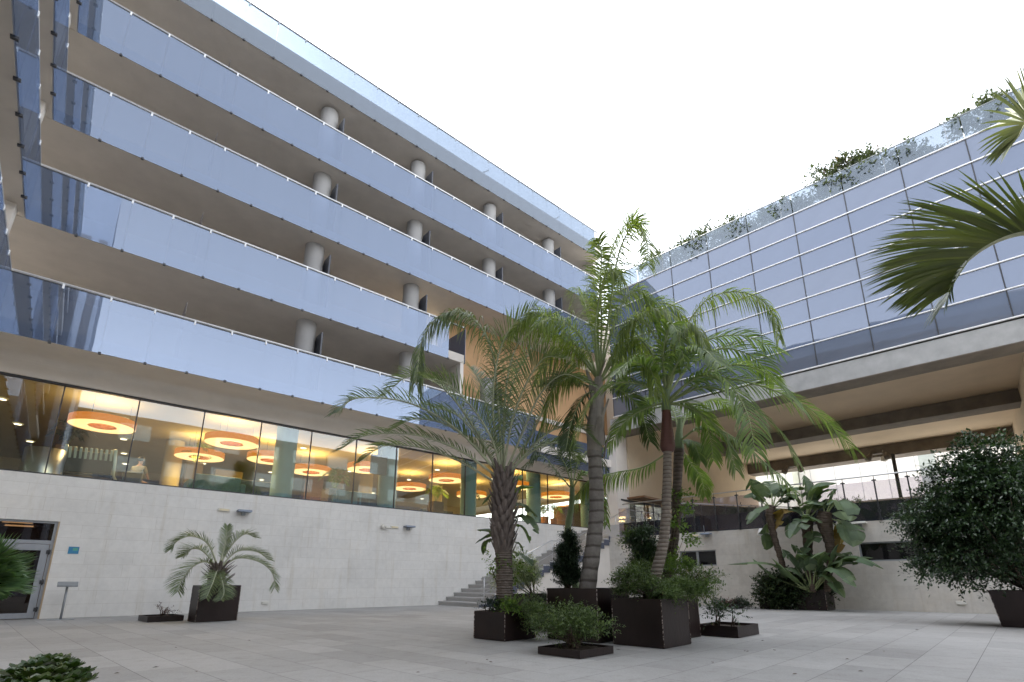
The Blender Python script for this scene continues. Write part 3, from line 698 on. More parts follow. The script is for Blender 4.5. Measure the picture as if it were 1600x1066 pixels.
# lamp post and spotlights under the beam
q = at(1409, 785, 42.0)
lp = thing('terrace_post', 'slim dark steel post with round lamp between terrace and bridge beam', 'post', (q.x, q.y, 3.8), BA)
mb = MB(); mb.tube([(0,0,0), (0,0,5.44)], .11, 12); mb.build('pole', M['dark_metal'], lp)
mb = MB(); mb.lathe([(.0, 5.0), (.20, 5.05), (.22, 5.2), (.14, 5.35), (0, 5.4)], (-.45, .45, -.1), 16); mb.build('lamp_bowl', M['fixture_white'], lp)
for k, (x, y_, lab) in enumerate(((1372, 712, 'grey spotlight pair under the beam beside the terrace post'), (1240, 732, 'grey spotlight pair under the beam end above the banana plants'))):
    q = at(x, y_, 41); sl = thing('beam_spotlight', lab, 'spotlight', q, BA, 'spotlights under the bridge beam')
    mb = MB(); mb.box(-.25, .25, -.3, .3, .1, .35); mb.build('bracket', M['concrete_dark'], sl, .02)
    for sgn in (-1, 1):
        mb = MB(); mb.tube([(0, sgn*.35, .15), (-.35, sgn*.55, -.25)], [.12, .2], 12); mb.build('lamp_head', M['concrete_dark'], sl)

# ============================================================ STAIRCASE (frame A)
st = thing('staircase', 'pale stone staircase rising right along the stone wall to the terrace', 'stairs', PA(13.0, TW, 0), AA)
Wd = 2.9; rise = 3.80/22; run = .40
mb = MB(); prof_pts = []
x = 0; z = 0; steps = []
for k in range(22):
    l = run if k != 10 else 1.5
    steps.append((x, z, l)); x += l; z += rise
for (x_, z_, l) in steps:
    mb.box(x_, x_+l+.03, -Wd, -.01, z_+rise-.06, z_+rise)
    mb.box(x_+.03, x_+.06, -Wd+.02, -.01, z_-.0, z_+rise-.06)
mb.box(x+.03, x+3.4, -Wd, -.01, 3.60, 3.80)
mb.build('tread', M['stair_stone'], st)
mb = MB()
for (x_, z_, l) in steps:
    mb.box(x_+.01, x_+l, -Wd-.03, -Wd-.002, max(0, z_-.18), z_+rise-.06)
mb.build('stringer', M['stair_edge'], st)
mb = MB()
pf = [(0.1, 0)]+[(x_+.06, max(0, z_-.12)) for (x_, z_, l) in steps]+[(x+3.3, 3.55), (x+3.3, 0)]
mb.prism(pf, -Wd+.04, -.02); mb.build('stair_base', M['plaster_light'], st)
mb = MB()
def zat(xx):
    for (x_, z_, l) in steps:
        if xx < x_+l: return z_+rise
    return 3.8
yr = -Wd+.12
L1x = steps[10][0]; L2x = L1x+1.5
hp = [(0.2, yr, rise+.92), (L1x+.25, yr, 11*rise+.92), (L2x-.1, yr, 11*rise+.92), (x+.2, yr, 3.8+.98), (x+3.3, yr, 3.8+.98)]
mb.tube(hp, .026, 8); mb.tube([(a+.0, b_, c-.35) for a, b_, c in hp], .010, 6); mb.tube([(a, b_, c-.62) for a, b_, c in hp], .010, 6)
for xx in (.35, 1.7, 3.0, L1x+.3, L2x-.15, L2x+1.2, L2x+2.4, L2x+3.6, x+.3, x+1.6, x+3.2):
    zb = zat(xx); 
    t_ = next((hp[i][2]+(hp[i+1][2]-hp[i][2])*(xx-hp[i][0])/(hp[i+1][0]-hp[i][0]) for i in range(4) if hp[i][0] <= xx <= hp[i+1][0]), zb+.9)
    mb.tube([(xx, yr, zb), (xx, yr, t_)], .02, 8)
mb.build('stair_railing', M['metal'], st)

# ============================================================ WALL FIXTURES
def wall_item(name, label, cat, x, y_, frame='A', T=TW, group=None):
    if frame == 'A':
        r = ray(x, y_); c = PA(0, 1); k = T/(r.x*c.x+r.y*c.y); p = Vector((r.x*k, r.y*k, CAMH+r.z*k)); return thing(name, label, cat, p, AA, group)
    r = ray(x, y_); c = PB(1, 0); k = T/(r.x*c.x+r.y*c.y); p = Vector((r.x*k, r.y*k, CAMH+r.z*k)); return thing(name, label, cat, p, BA-rad(90), group)
def emergency(o):
    mb = MB(); mb.box(-.19, .19, -.06, 0, -.05, .05); mb.build('housing', M['fixture_white'], o, .008)
    mb = MB(); mb.box(-.15, .15, -.068, -.061, -.03, .03); mb.build('diffuser', solid('diffuser', (.75,.66,.45), .4), o)
def flood(o, m='fixture_grey'):
    mb = MB(); mb.prism([(-.30, -.02), (-.28, .05), (-.02, .045), (-.0, -.02)], -.22, .22, axis='x'); mb.build('lamp_head', M[m], o, .006)
    mb = MB(); mb.box(-.06, .06, -.10, 0, -.13, -.021); mb.build('bracket', M['grey_metal'], o, .005)
emergency(wall_item('emergency_light', 'cream emergency light left of the grey floodlight above the potted palm', 'wall lamp', 350, 797, group='wall lights'))
flood(wall_item('floodlight', 'grey wedge floodlight high on the stone wall above the potted palm', 'floodlight', 380, 800, group='floodlights'))
c_ = wall_item('security_camera', 'small cream security camera on the stone wall, leftmost of the three fixtures', 'camera', 597, 823)
mb = MB(); mb.sphere((0, -.09, 0), .10, sq=(1, .8, 1)); mb.build('dome', M['fixture_white'], c_)
mb = MB(); mb.tube([(.02, -.1, -.02), (.3, -.18, -.05)], [.045, .05], 10); mb.build('lens_barrel', M['fixture_white'], c_)
emergency(wall_item('emergency_light', 'cream emergency light between the security camera and the blue grey floodlight', 'wall lamp', 616, 824, group='wall lights'))
flood(wall_item('floodlight', 'blue grey floodlight, rightmost of the three fixtures left of the fibrous palm', 'floodlight', 637, 824, group='floodlights'))
pl = wall_item('wall_plaque', 'small blue and green square plaque on the stone wall right of the door', 'sign', 115, 860)
mb = MB(); mb.box(-.12, .12, -.012, 0, -.10, .10); mb.build('plate', M['blue_sign'], pl)
mb = MB(); mb.box(-.02, .09, -.016, -.0125, -.01, .06); mb.build('emblem', M['green_sign'], pl)
sk = wall_item('socket_box', 'small white socket box low on the stone wall right of the potted palm', 'socket', 414, 942, group='socket boxes')
mb = MB(); mb.box(-.11, .11, -.05, 0, -.05, .05); mb.build('cover', M['fixture_white'], sk, .006)
sk = wall_item('socket_box', 'small white socket box low on the terrace wall left of the ficus', 'socket', 1502, 942, 'B', DT, 'socket boxes')
mb = MB(); mb.box(-.13, .13, -.05, 0, -.05, .05); mb.build('cover', M['fixture_white'], sk, .006)
emergency(wall_item('emergency_light', 'cream emergency light on the terrace wall behind the twin ringed trunks', 'wall lamp', 1087, 837, 'B', DT, 'wall lights'))
fl = wall_item('floodlight', 'blue grey floodlight with a thin pole under the terrace railing, above the two pane window', 'floodlight', 1105, 835, 'B', DT, 'floodlights'); flood(fl)
mb = MB(); mb.tube([(-.1, -.05, .04), (-.04, -.2, .38)], .015, 6); mb.build('pole', M['grey_metal'], fl)
sc_ = wall_item('wall_speaker', 'white cylindrical speaker on the terrace wall beside the curved banana stem', 'speaker', 1193, 833, 'B', DT)
mb = MB(); mb.tube([(0, -.08, .10), (-.05, -.22, -.12)], .15, 16); mb.build('housing', M['white_metal'], sc_)
emergency(wall_item('emergency_light', 'cream emergency light on the terrace wall just right of the banana plants', 'wall lamp', 1316, 817, 'B', DT, 'wall lights'))
flood(wall_item('floodlight', 'pale grey floodlight under the terrace edge above the long strip window', 'floodlight', 1344, 818, 'B', DT, 'floodlights'), 'fixture_white')

ls = thing('reader_stand', 'grey metal post with a tilted top plate by the stone wall near the door', 'stand', PA(.45, TW-.75, 0), AA)
mb = MB(); mb.box(-.28, .28, -.2, .2, 0, .012); mb.build('base_plate', M['grey_metal'], ls)
mb = MB(); mb.tube([(0, 0, .012), (0, 0, .88)], .028, 10); mb.build('pole', M['grey_metal'], ls)
mb = MB(); mb.obox((0, 0, .92), Vector((.22,0,0)), Vector((0,.16,.05)), Vector((0,-.006,.02))); mb.build('top_plate', M['grey_metal'], ls, .005)

# ============================================================ LOBBY FURNISHING
pend = [(.55, 21.9), (4.47, 21.5), (4.03, 24.9), (6.48, 23.5), (8.78, 24.9), (10.6, 22.6), (14.74, 25.8), (14.9, 22.3), (19.1, 21.6), (23.2, 22.4), (19.0, 25.6)]
where = ['nearest the left edge', 'second from the left', 'behind the second, partly hid by a plant', 'just left of the blue column', 'right of the blue column', 'beside the hanging screen', 'small, far right of the second column', 'behind the fibrous palm fronds', 'behind the palm trunk', 'above the stair top', 'deep behind the palm trunk']
pd0 = None
for k, ((s_, t_), w_) in enumerate(zip(pend, where)):
    loc = PA(s_, t_, 6.1)
    o = thing('ring_pendant', 'orange drum ring lamp under the lobby ceiling, '+w_, 'pendant lamp', loc, AA, 'ring pendant lamps in the lobby')
    if pd0 is None:
        mb = MB(); mb.lathe([(.93, 0), (.93, .25), (.92, .25), (.92, .0)], seg=48); a_ = mb.build('lamp_shade', M['shade_glow'], o)
        mb = MB(); mb.lathe([(.92, .01), (.40, .01)], seg=48); mb.lathe([(.92, .24), (.40, .24)], seg=48); b_ = mb.build('diffuser_ring', M['lamp_glow'], o)
        mb = MB(); mb.lathe([(.40, 0), (.40, .25), (.385, .25), (.385, 0)], seg=40); c_ = mb.build('inner_shade', M['orange_shade'], o)
        mb = MB()
        for q in range(3): a = q*2.094; mb.tube([(.7*math.cos(a), .7*math.sin(a), .3), (.7*math.cos(a), .7*math.sin(a), .95)], .006, 5)
        d_ = mb.build('cable', M['dark_metal'], o); pd0 = (a_, b_, c_, d_)
    else:
        for ch in pd0: c = ch.copy(); COL.objects.link(c); c.parent = o
    ld = bpy.data.lights.new('pendant_light', 'AREA'); ld.shape = 'DISK'; ld.size = 1.3; ld.energy = 20; ld.color = (1, .66, .28)
    lo = bpy.data.objects.new('bulb', ld); COL.objects.link(lo); lo.parent = o; lo.location = (0, 0, -.03)
    ld2 = bpy.data.lights.new('pendant_uplight', 'AREA'); ld2.shape = 'DISK'; ld2.size = 1.0; ld2.energy = 9; ld2.color = (1, .62, .26)
    lo = bpy.data.objects.new('uplight', ld2); COL.objects.link(lo); lo.parent = o; lo.location = (0, 0, .34); lo.rotation_euler = (math.pi, 0, 0)
dl0 = None; rows = ['front', 'second', 'third', 'back']; k = 0
for j, t_ in enumerate((24.0, 27.6, 30.8, 33.6)):
    for i, s_ in enumerate((-2.2, 1.2, 4.6, 8.0, 11.6, 15.4, 19.4)):
        loc = PA(s_+.3*j, t_, 7.04)
        o = thing('ceiling_downlight', 'round recessed ceiling light in the lobby', 'ceiling light', loc, AA, 'recessed lights in the lobby ceiling')
        if dl0 is None:
            mb = MB(); mb.lathe([(0.0, -.02), (.13, -.02)], seg=16); x1 = mb.build('diffuser', M['down_glow'], o)
            mb = MB(); mb.lathe([(.13, -.03), (.17, -.03), (.17, 0)], seg=16); x2 = mb.build('trim_ring', M['fixture_white'], o); dl0 = (x1, x2)
        else:
            for ch in dl0: c = ch.copy(); COL.objects.link(c); c.parent = o

def lob(x, y_, T):
    r = ray(x, y_); c = PA(0, 1); kk = T/(r.x*c.x+r.y*c.y); return Vector((r.x*kk, r.y*kk, 3.86))
# steel drum planter
o = thing('steel_drum', 'brushed steel drum standing inside the lobby window at the left', 'planter', lob(70, 715, 21.0), AA)
mb = MB(); mb.lathe([(.50, 0), (.50, 1.05), (.47, 1.05), (.45, .9), (0, .9)], seg=32); mb.build('drum', M['metal'], o)
# slatted chair
o = thing('slatted_chair', 'pale blue slatted lounge chair inside the lobby window beside the steel drum', 'chair', lob(140, 728, 21.0), AA-.2)
mb = MB()
for k in range(9): mb.obox((-.52+k*.13, -.05, .82), Vector((.033,0,0)), Vector((0,.018,.006)), Vector((0,-.16,.42)))
mb.build('backrest', M['stripe_light'], o, .006)
mb = MB(); mb.box(-.62, .62, .0, .7, .38, .46); mb.box(-.60, .60, -.10, -.06, .45, 1.15); mb.build('seat', M['black_fabric'], o, .02)
for sgn in (-1, 1):
    mb = MB(); mb.tube([(sgn*.62, -.25, 1.26), (sgn*.63, -.05, .8), (sgn*.63, .05, .45), (sgn*.63, .7, .40)], .05, 8); mb.build('side_frame', M['stripe_light'], o)
    for yy in (.05, .65):
        mb = MB(); mb.tube([(sgn*.6, yy, 0), (sgn*.6, yy, .4)], .025, 8); mb.build('leg', M['dark_metal'], o)
def sofa(x, y_, T, w, mat, lab, rot=0):
    o = thing('sofa', lab, 'sofa', lob(x, y_, T), AA+rot, 'sofas in the lobby')
    mb = MB(); mb.box(-w/2, w/2, -.1, .7, .12, .42); mb.build('seat', M[mat], o, .04)
    mb = MB(); mb.box(-w/2, w/2, -.3, -.1, .12, .88); mb.build('backrest', M[mat], o, .04)
    for sg in (-1, 1):
        mb = MB(); mb.box(sg*w/2-.09+.09*sg, sg*w/2+.09+.09*sg, -.3, .7, .1, .66); mb.build('armrest', M[mat], o, .04)
sofa(338, 757, 21.3, 1.5, 'teal_fabric', 'blue grey sofa behind the window sill left of the black one')
sofa(392, 764, 21.5, 1.6, 'black_fabric', 'black sofa behind the window sill left of the first blue column')
sofa(546, 785, 21.3, 1.35, 'teal_fabric', 'dark teal sofa behind the sill right of the square plant pot')
sofa(578, 789, 21.3, 1.2, 'black_fabric', 'black sofa behind the sill just left of the second blue column')
sofa(680, 799, 24.0, 2.0, 'black_fabric', 'long dark sofa deep in the lobby right of the second blue column')
# screen on the column
o = thing('wall_screen', 'black square screen hanging on the left of the second blue column', 'screen', PA(10.1, 20.45, 5.5), AA)
mb = MB(); mb.box(-.38, .38, -.05, .05, 0, .85); mb.build('panel', M['black_fabric'], o, .01)
mb = MB(); mb.box(-.05, .05, .0, .1, .8, 1.5); mb.build('hanger', M['dark_metal'], o)

# seated person in the lobby
def skinned(name, verts, edges, radii, mat, par, root=0, sub=2):
    me = bpy.data.meshes.new(name); me.from_pydata(verts, edges, []); me.materials.append(mat)
    o = bpy.data.objects.new(name, me); COL.objects.link(o); o.parent = par
    sk = o.modifiers.new('skin', 'SKIN'); sk.use_smooth_shade = True
    sv = me.skin_vertices[0].data
    for i, r in enumerate(radii): sv[i].radius = r if hasattr(r, '__len__') else (r, r)
    sv[root].use_root = True
    o.modifiers.new('sub', 'SUBSURF').levels = sub; o.modifiers['sub'].render_levels = sub
    return o
pr = thing('person', 'person with short dark hair in a khaki shirt seated with back to the lobby window', 'person', lob(216, 742, 21.9), AA-.6)
V_ = [(0,0,.50),(0,-.02,.72),(0,-.02,.95),(0,-.01,1.06),(0,.01,1.14),(0,.02,1.24),(0,.02,1.32),
      (.18,-.02,.99),(.25,.02,.76),(.20,.24,.66),(-.18,-.02,.99),(-.25,.02,.76),(-.20,.24,.66),
      (.10,.03,.48),(.12,.42,.48),(.12,.44,.06),(.12,.56,.03),(-.10,.03,.48),(-.12,.42,.48),(-.12,.44,.06),(-.12,.56,.03),(.17,.33,.64),(-.17,.33,.64)]
E_ = [(0,1),(1,2),(2,3),(3,4),(4,5),(5,6),(2,7),(7,8),(8,9),(9,21),(2,10),(10,11),(11,12),(12,22),(0,13),(13,14),(14,15),(15,16),(0,17),(17,18),(18,19),(19,20)]
R_ = [(.15,.11),(.14,.10),(.15,.10),(.06,.06),(.055,.06),(.075,.09),(.07,.085),(.06,.06),(.045,.045),(.035,.035),(.06,.06),(.045,.045),(.035,.035),(.09,.08),(.06,.06),(.045,.045),(.04,.03),(.09,.08),(.06,.06),(.045,.045),(.04,.03),(.03,.02),(.03,.02)]
skinned('body', V_, E_, R_, M['skin'], pr)
skinned('shirt', [V_[i] for i in (0,1,2,7,8,10,11)]+[(0,-.01,1.02)], [(0,1),(1,2),(2,3),(3,4),(2,5),(5,6),(2,7)], [(.17,.13),(.16,.12),(.17,.12),(.075,.075),(.06,.06),(.075,.075),(.06,.06),(.08,.08)], M['shirt'], pr)
mb = MB(); mb.sphere((0, -.005, 1.30), .105, sq=(.95, 1.05, .95)); mb.build('hair', M['hair'], pr)
mb = MB()
for sg in (-1, 1): mb.sphere((sg*.085, .03, 1.24), .022, sq=(.5, 1, 1.4))
mb.sphere((0, .115, 1.23), .018, sq=(.7, 1.2, 1)); mb.build('ears_and_nose', M['skin'], pr)
ch = thing('lobby_chair', 'low dark chair under the seated person in the lobby', 'chair', lob(216, 742, 21.9), AA-.6)
mb = MB(); mb.box(-.3, .3, -.22, .35, .3, .40); mb.build('seat', M['black_fabric'], ch, .03)
mb = MB(); mb.box(-.3, .3, -.34, -.23, .3, .78); mb.build('backrest', M['black_fabric'], ch, .03)
for a in (-.26, .26):
    for b_ in (-.25, .3): mb = MB(); mb.tube([(a, b_, 0), (a, b_, .31)], .02, 6); mb.build('leg', M['dark_metal'], ch)
#VEG
# ============================================================ VEGETATION HELPERS
R = random.Random(11)
DENS = 1.7
class LB:
    """many small leaf strips collected with numpy-free lists, one island per leaf"""
    def __init__(s): s.v = []; s.f = []
    def strip(s, stations):          # stations: list of (centre, half-width vector); last one is a tip
        o = len(s.v); n = len(stations)
        for c, w in stations[:-1]: s.v.append(c-w); s.v.append(c+w)
        s.v.append(stations[-1][0])
        for i in range(n-2): a = o+2*i; s.f.append((a, a+1, a+3, a+2))
        a = o+2*(n-2); s.f.append((a, a+1, a+2))
    def blade(s, c, d, nrm, ln, w, fold=.25):
        """a simple pointed leaf folded along its midrib"""
        side = d.cross(nrm).normalized(); o = len(s.v)
        m = c+d*ln*.45
        s.v += [c, m+side*w+nrm*w*fold, c+d*ln, m-side*w+nrm*w*fold, m]
        s.f += [(o, o+1, o+4), (o+1, o+2, o+4), (o, o+4, o+3), (o+4, o+2, o+3)]
    def build(s, name, mat, par, smooth=False):
        me = bpy.data.meshes.new(name); me.from_pydata([tuple(v) for v in s.v], [], s.f); me.materials.append(mat); me.update()
        o = bpy.data.objects.new(name, me); COL.objects.link(o)
        if par: o.parent = par
        return o
def catmull(pts, n):
    P = [pts[0]*2-pts[1]]+list(pts)+[pts[-1]*2-pts[-2]]; out = []; seg = len(pts)-1
    for i in range(n+1):
        u = i/n*seg; k = min(int(u), seg-1); t = u-k; a, b, c, d = P[k:k+4]
        out.append(.5*((2*b)+(c-a)*t+(2*a-5*b+4*c-d)*t*t+(3*b-a-3*c+d)*t**3))
    return out
Zv = Vector((0, 0, 1))
def frond(par, pts, org, L0, n=44, w=.016, mat='leaf_butia', stem='rachis', ang=55, rise=.35, droop=.5, plume=0, start=.16, r0=.022, jit=.12, tipl=.45, sidev=None, stiff=.3):
    """pts: world points of the leaf stalk; L0: leaflet length; rise: lift of the leaflets out of the leaf plane; plume: leaflets in several planes"""
    pts = [p-org for p in pts]
    c = catmull(pts, 40); lb = LB(); mb = MB()
    mb.tube(c[::2]+[c[-1]], [r0*(1-.85*i/20) for i in range(len(c[::2])+1)], 5)
    hint = sidev
    for k in range(n):
        for sg in (-1, 1):
            u = start+(1-start)*(k+R.uniform(0, .8))/n
            if u >= 1: u = .995
            f = u*40; i = min(int(f), 39); p = c[i].lerp(c[i+1], f-i); T = (c[min(i+1, 40)]-c[max(i-1, 0)]).normalized()
            up = Zv-T*T.dot(Zv)
            if up.length < .25: up = (hint or Vector((.3, -.8, .2)))-T*T.dot(hint or Vector((.3, -.8, .2)))
            up.normalize(); side = T.cross(up)
            v = (u-start)/(1-start)
            ln = L0*(.45+.55*math.sin(min(1, v/.35)*math.pi/2))*(1-(1-tipl)*max(0, (v-.45)/.55)**1.5)*R.uniform(1-jit, 1+jit)
            a = rad(ang-18*v+R.uniform(-6, 6)*(1+plume))
            el = rise+(R.uniform(-1, 1)*plume)+R.uniform(-.08, .08)
            d = (T*math.cos(a)+(side*sg*math.cos(el)+up*math.sin(el))*math.sin(a)).normalized()
            nr = (up*math.cos(el)-side*sg*math.sin(el)); wv = d.cross(nr).normalized()*w*R.uniform(.8, 1.15)
            st = []
            q = p.copy(); dd = d.copy(); m = 5
            for j in range(m+1):
                fr = j/m; ww = wv*(.55+1.5*fr if fr < .3 else 1.0-.75*((fr-.3)/.7)**1.6)
                st.append((q.copy(), ww))
                g = droop*(1 if fr > stiff else .35)*R.uniform(.8, 1.2)
                dd = (dd-Zv*g/m*1.6).normalized(); q = q+dd*ln/m
            lb.strip(st)
    fo = lb.build('frond', M[mat], par)
    mb.build('leaf_stalk', M[stem], fo)
    return fo
def fr(par, org, px, D0, D1, L0, **k):
    n = len(px)
    return frond(par, [at(x, y, D0+(D1-D0)*i/(n-1)) for i, (x, y) in enumerate(px)], org, L0, **k)
def trunk(par, org, pts, rs, mat, seg=16, ringn=0, ring=.012, name='trunk'):
    pts = [p-org for p in pts]; n = 70; c = catmull(pts, n); rr = []
    for i in range(n+1):
        u = i/n*(len(rs)-1); k = min(int(u), len(rs)-2); r = rs[k]+(rs[k+1]-rs[k])*(u-k)
        if ringn: r += ring*(abs(math.sin(i/n*math.pi*ringn))**4)
        rr.append(r*(1+.02*math.sin(i*1.7)))
    mb = MB(); mb.tube(c, rr, seg); return mb.build(name, M[mat], par)
def boots(par, org, c, z0, z1, r0, r1, n, mat='trunk_boot', ln=.28, wd=.055, name='leaf_base', flare=.35, bulge=0):
    mb = MB()
    for k in range(n):
        f = k/n; a = k*2.399; z = z0+(z1-z0)*f; r = r0+(r1-r0)*f+bulge*math.sin(math.pi*min(1, f*1.05))
        o = c-org+Vector((0, 0, z)); dr = Vector((math.cos(a), math.sin(a), 0)); sd = Vector((-math.sin(a), math.cos(a), 0))
        l = ln*R.uniform(.8, 1.25); w = wd*R.uniform(.8, 1.2)
        p0 = o+dr*r*.82; p1 = o+dr*(r+.03)+Zv*l*.5; p2 = o+dr*(r+.03+flare*l)+Zv*l
        vs = [p0-sd*w*1.5, p0+sd*w*1.5, p1+sd*w+dr*.0, p1-sd*w, p2+sd*w*.45, p2-sd*w*.45, p1+dr*.03, p2+dr*.01, p0+dr*.02]
        mb.add(vs, [(0, 8, 6, 3), (8, 1, 2, 6), (3, 6, 7, 5), (6, 2, 4, 7), (0, 3, 2, 1), (3, 5, 4, 2)])
    return mb.build(name, M[mat], par)
def bush(par, org, c, rx, ry, rz, n, ls, mat, lw=.42, out=.75, clumps=9, twigs=10, seed=1, gaps=.15, name='foliage', updir=.3, lowcut=-1, stemmat='bark', root=None):
    """leaves on short sprays spread through an uneven volume; the sprays spring from modelled twigs"""
    q = random.Random(seed); lb = LB(); mb = MB(); base = (root or (c-Vector((0, 0, rz*.9))))-org; c = c-org
    cl = []
    for k in range(clumps):
        while 1:
            v = Vector((q.uniform(-1, 1), q.uniform(-1, 1), q.uniform(-1, 1)))
            if .25 < v.length < 1: break
        v = v*.72; cl.append((v, q.uniform(.32, .55)))
    n = int(n*DENS); ls = ls*1.22; per = max(1, int(n/clumps/7)); tips = []
    for (v, r) in cl:
        for k in range(per):
            while 1:
                w = Vector((q.uniform(-1, 1), q.uniform(-1, 1), q.uniform(-1, 1)))
                if .3 < w.length < 1: break
            w = v+w.normalized()*r*q.uniform(.45, 1.0)*q.uniform(.85, 1.15)
            if w.z < lowcut: continue
            p = c+Vector((w.x*rx, w.y*ry, w.z*rz))
            d = (Vector((w.x, w.y, w.z*.6+updir))+Vector((q.uniform(-.5, .5), q.uniform(-.5, .5), q.uniform(-.4, .4)))).normalized()
            sl = ls*q.uniform(2.2, 4.5); tips.append(p)
            for j in range(7):
                f = j/6; pp = p+d*sl*f-Zv*sl*.25*f*f
                a = q.uniform(0, 6.28); o = d.orthogonal().normalized(); o2 = d.cross(o)
                sd = o*math.cos(a)+o2*math.sin(a)
                ld = (d*.6+sd*.8+Vector((0, 0, q.uniform(-.25, .15)))).normalized()
                nr = (Zv+Vector((q.uniform(-.5, .5), q.uniform(-.5, .5), 0))); nr = (nr-ld*nr.dot(ld)).normalized()
                l = ls*q.uniform(.7, 1.25); lb.blade(pp, ld, nr, l, l*lw*.5)
    for k in range(twigs):
        t_ = q.choice(tips); m = base.lerp(t_, .5)+Vector((q.uniform(-.1, .1)*rx, q.uniform(-.1, .1)*ry, .1*rz))
        mb.tube([base+Vector((q.uniform(-.06, .06), q.uniform(-.06, .06), 0)), m, t_], [.012+.01*rz, .008+.005*rz, .004], 5)
    fo = lb.build(name, M[mat], par)
    if twigs: mb.build('stem', M[stemmat], par)
    return fo
def planter(name, lab, d0, d1, b0, b1, h, group='brown steel planters', soil=.06, flare=0, cat='planter'):
    cd, cb = (d0+d1)/2, (b0+b1)/2; hx, hy = (d1-d0)/2, (b1-b0)/2
    o = thing(name, lab, cat, PB(cd, cb, 0), BA, group)
    mb = MB(); t = .012; f = flare
    def ringv(x, y_, z): return [(-x, -y_, z), (x, -y_, z), (x, y_, z), (-x, y_, z)]
    vs = ringv(hx, hy, .006)+ringv(hx+f, hy+f, h)+ringv(hx+f-t, hy+f-t, h)+ringv(hx-t, hy-t, .02)
    fs = []
    for k in range(4):
        n_ = (k+1) % 4
        fs += [(k, n_, 4+n_, 4+k), (4+k, 4+n_, 8+n_, 8+k), (8+k, 8+n_, 12+n_, 12+k)]
    fs += [(3, 2, 1, 0), (12, 13, 14, 15)]
    mb.add(vs, fs); mb.build('steel_box', M['corten'], o)
    mb = MB()
    if h > .3:
        for sx, sy in ((-1, -1), (-1, 1), (1, -1)):
            mb = MB(); a = (sx*hx, sy*hy, .02); b = (sx*(hx+f), sy*(hy+f), h-.01)
            mb.tube([a, b], .008, 5); mb.build('weld_seam', M['weld'], o)
    mb = MB(); nn = 10; zz = h-soil; q = random.Random(3)
    ff = f*zz/h
    vs = [((-1+2*i/nn)*(hx+ff-t-.001), (-1+2*j/nn)*(hy+ff-t-.001), zz+q.uniform(-.015, .015)) for j in range(nn+1) for i in range(nn+1)]
    mb.add(vs, [(j*(nn+1)+i, j*(nn+1)+i+1, (j+1)*(nn+1)+i+1, (j+1)*(nn+1)+i) for j in range(nn) for i in range(nn)]); mb.build('soil', M['soil'], o)
    return o

def weldmat():
    m, nt, out = newmat('stitch_weld'); co = coords(nt, (1, 1, 1))
    n = N(nt, 'ShaderNodeTexNoise', Scale=26, Detail=2); L(nt, co, n.inputs[0])
    c = ramp(nt, n.outputs[0], [(.50, (.05,.027,.022)), (.54, (.42,.36,.32))]); p = N(nt, 'ShaderNodeBsdfPrincipled', Roughness=.7)
    L(nt, c, p.inputs['Base Color']); L(nt, p.outputs[0], out.inputs[0]); return m
M['weld'] = weldmat()
# ------------------------------------------------------------ planters
planter('planter_box', 'square brown steel planter holding the fibrous palm, front left of the group', 6.67, 7.45, 6.57, 7.35, .48)
planter('planter_box', 'tall square brown steel planter in front, under the red shafted palm', 7.64, 8.55, 4.12, 5.02, .73)
planter('planter_box', 'tall wide brown steel planter under the thick grey palm trunk', 7.55, 8.55, 5.25, 6.35, .88)
planter('planter_box', 'brown steel planter half hidden behind the tall front one', 8.9, 9.8, 4.52, 5.4, .71)
planter('planter_box', 'long dark planter behind the fibrous palm with a low dark hedge', 8.9, 9.8, 6.9, 8.6, .72)
planter('planter_tray', 'shallow square steel tray in front with a spreading shrub', 5.9, 6.7, 4.41, 5.15, .105, 'shallow steel trays', .03)
planter('planter_tray', 'shallow rectangular steel tray right of the tall planters with a sparse plant', 9.99, 11.04, 3.9, 4.7, .20, 'shallow steel trays', .05)
planter('planter_box', 'tall square brown steel planter by the stone wall with a single potted palm', 4.32, 5.3, 15.12, 15.72, .90)
planter('planter_tray', 'shallow brown steel tray against the tall planter by the stone wall', 3.5, 4.3, 16.02, 17.0, .14, 'shallow steel trays', .04)
planter('planter_tray', 'shallow tray of low purple and green plants near the terrace wall', 20.3, 21.2, 7.95, 8.75, .18, 'shallow steel trays', .03)
planter('planter_box', 'brown steel planter with ivy under the curved banana stem', 21.2, 22.4, 6.25, 7.35, .35)
planter('planter_box', 'brown steel planter at the right foot of the banana plants', 21.2, 22.3, 5.1, 6.15, .72)
planter('planter_tub', 'flared dark tub holding the big ficus at the right edge', 16.5, 17.6, -.80, .52, .80, flare=.10)

# ------------------------------------------------------------ fibrous (jelly) palm
O1 = PB(7.06, 6.96, .42)
pa = thing('jelly_palm', 'grey green palm with fibrous leaf bases and long arching fronds, front left planter', 'palm', O1, 0)
DA = O1.xy.length
c = Vector((O1.x, O1.y, 0))
top = at(783, 745, DA)
trunk(pa, O1, [O1, O1+Vector((-.0, 0, .5)), at(787, 862, DA)], [.165, .15, .155], 'trunk_fibre', ringn=16, ring=.010)
b1 = at(787, 868, DA); bb = at(783, 800, DA)
trunk(pa, O1, [b1, at(784, 830, DA), at(782, 790, DA), top], [.15, .20, .175, .12], 'trunk_boot', name='fibre_sheath')
boots(pa, O1, Vector((b1.x, b1.y, 0)), b1.z-.02, top.z+.05, .145, .15, 110, ln=.26, wd=.05, flare=.26, bulge=.06)
k = dict(mat='leaf_butia', stem='rachis_pale', n=74, w=.0105, rise=.5, droop=.5, jit=.18, plume=.22, r0=.028)
fr(pa, O1, [(783,745),(715,672),(640,630),(560,622),(527,645)], DA, DA-1.0, .52, **k)
fr(pa, O1, [(783,750),(720,705),(650,680),(575,680),(532,702)], DA, DA-.6, .46, **k)
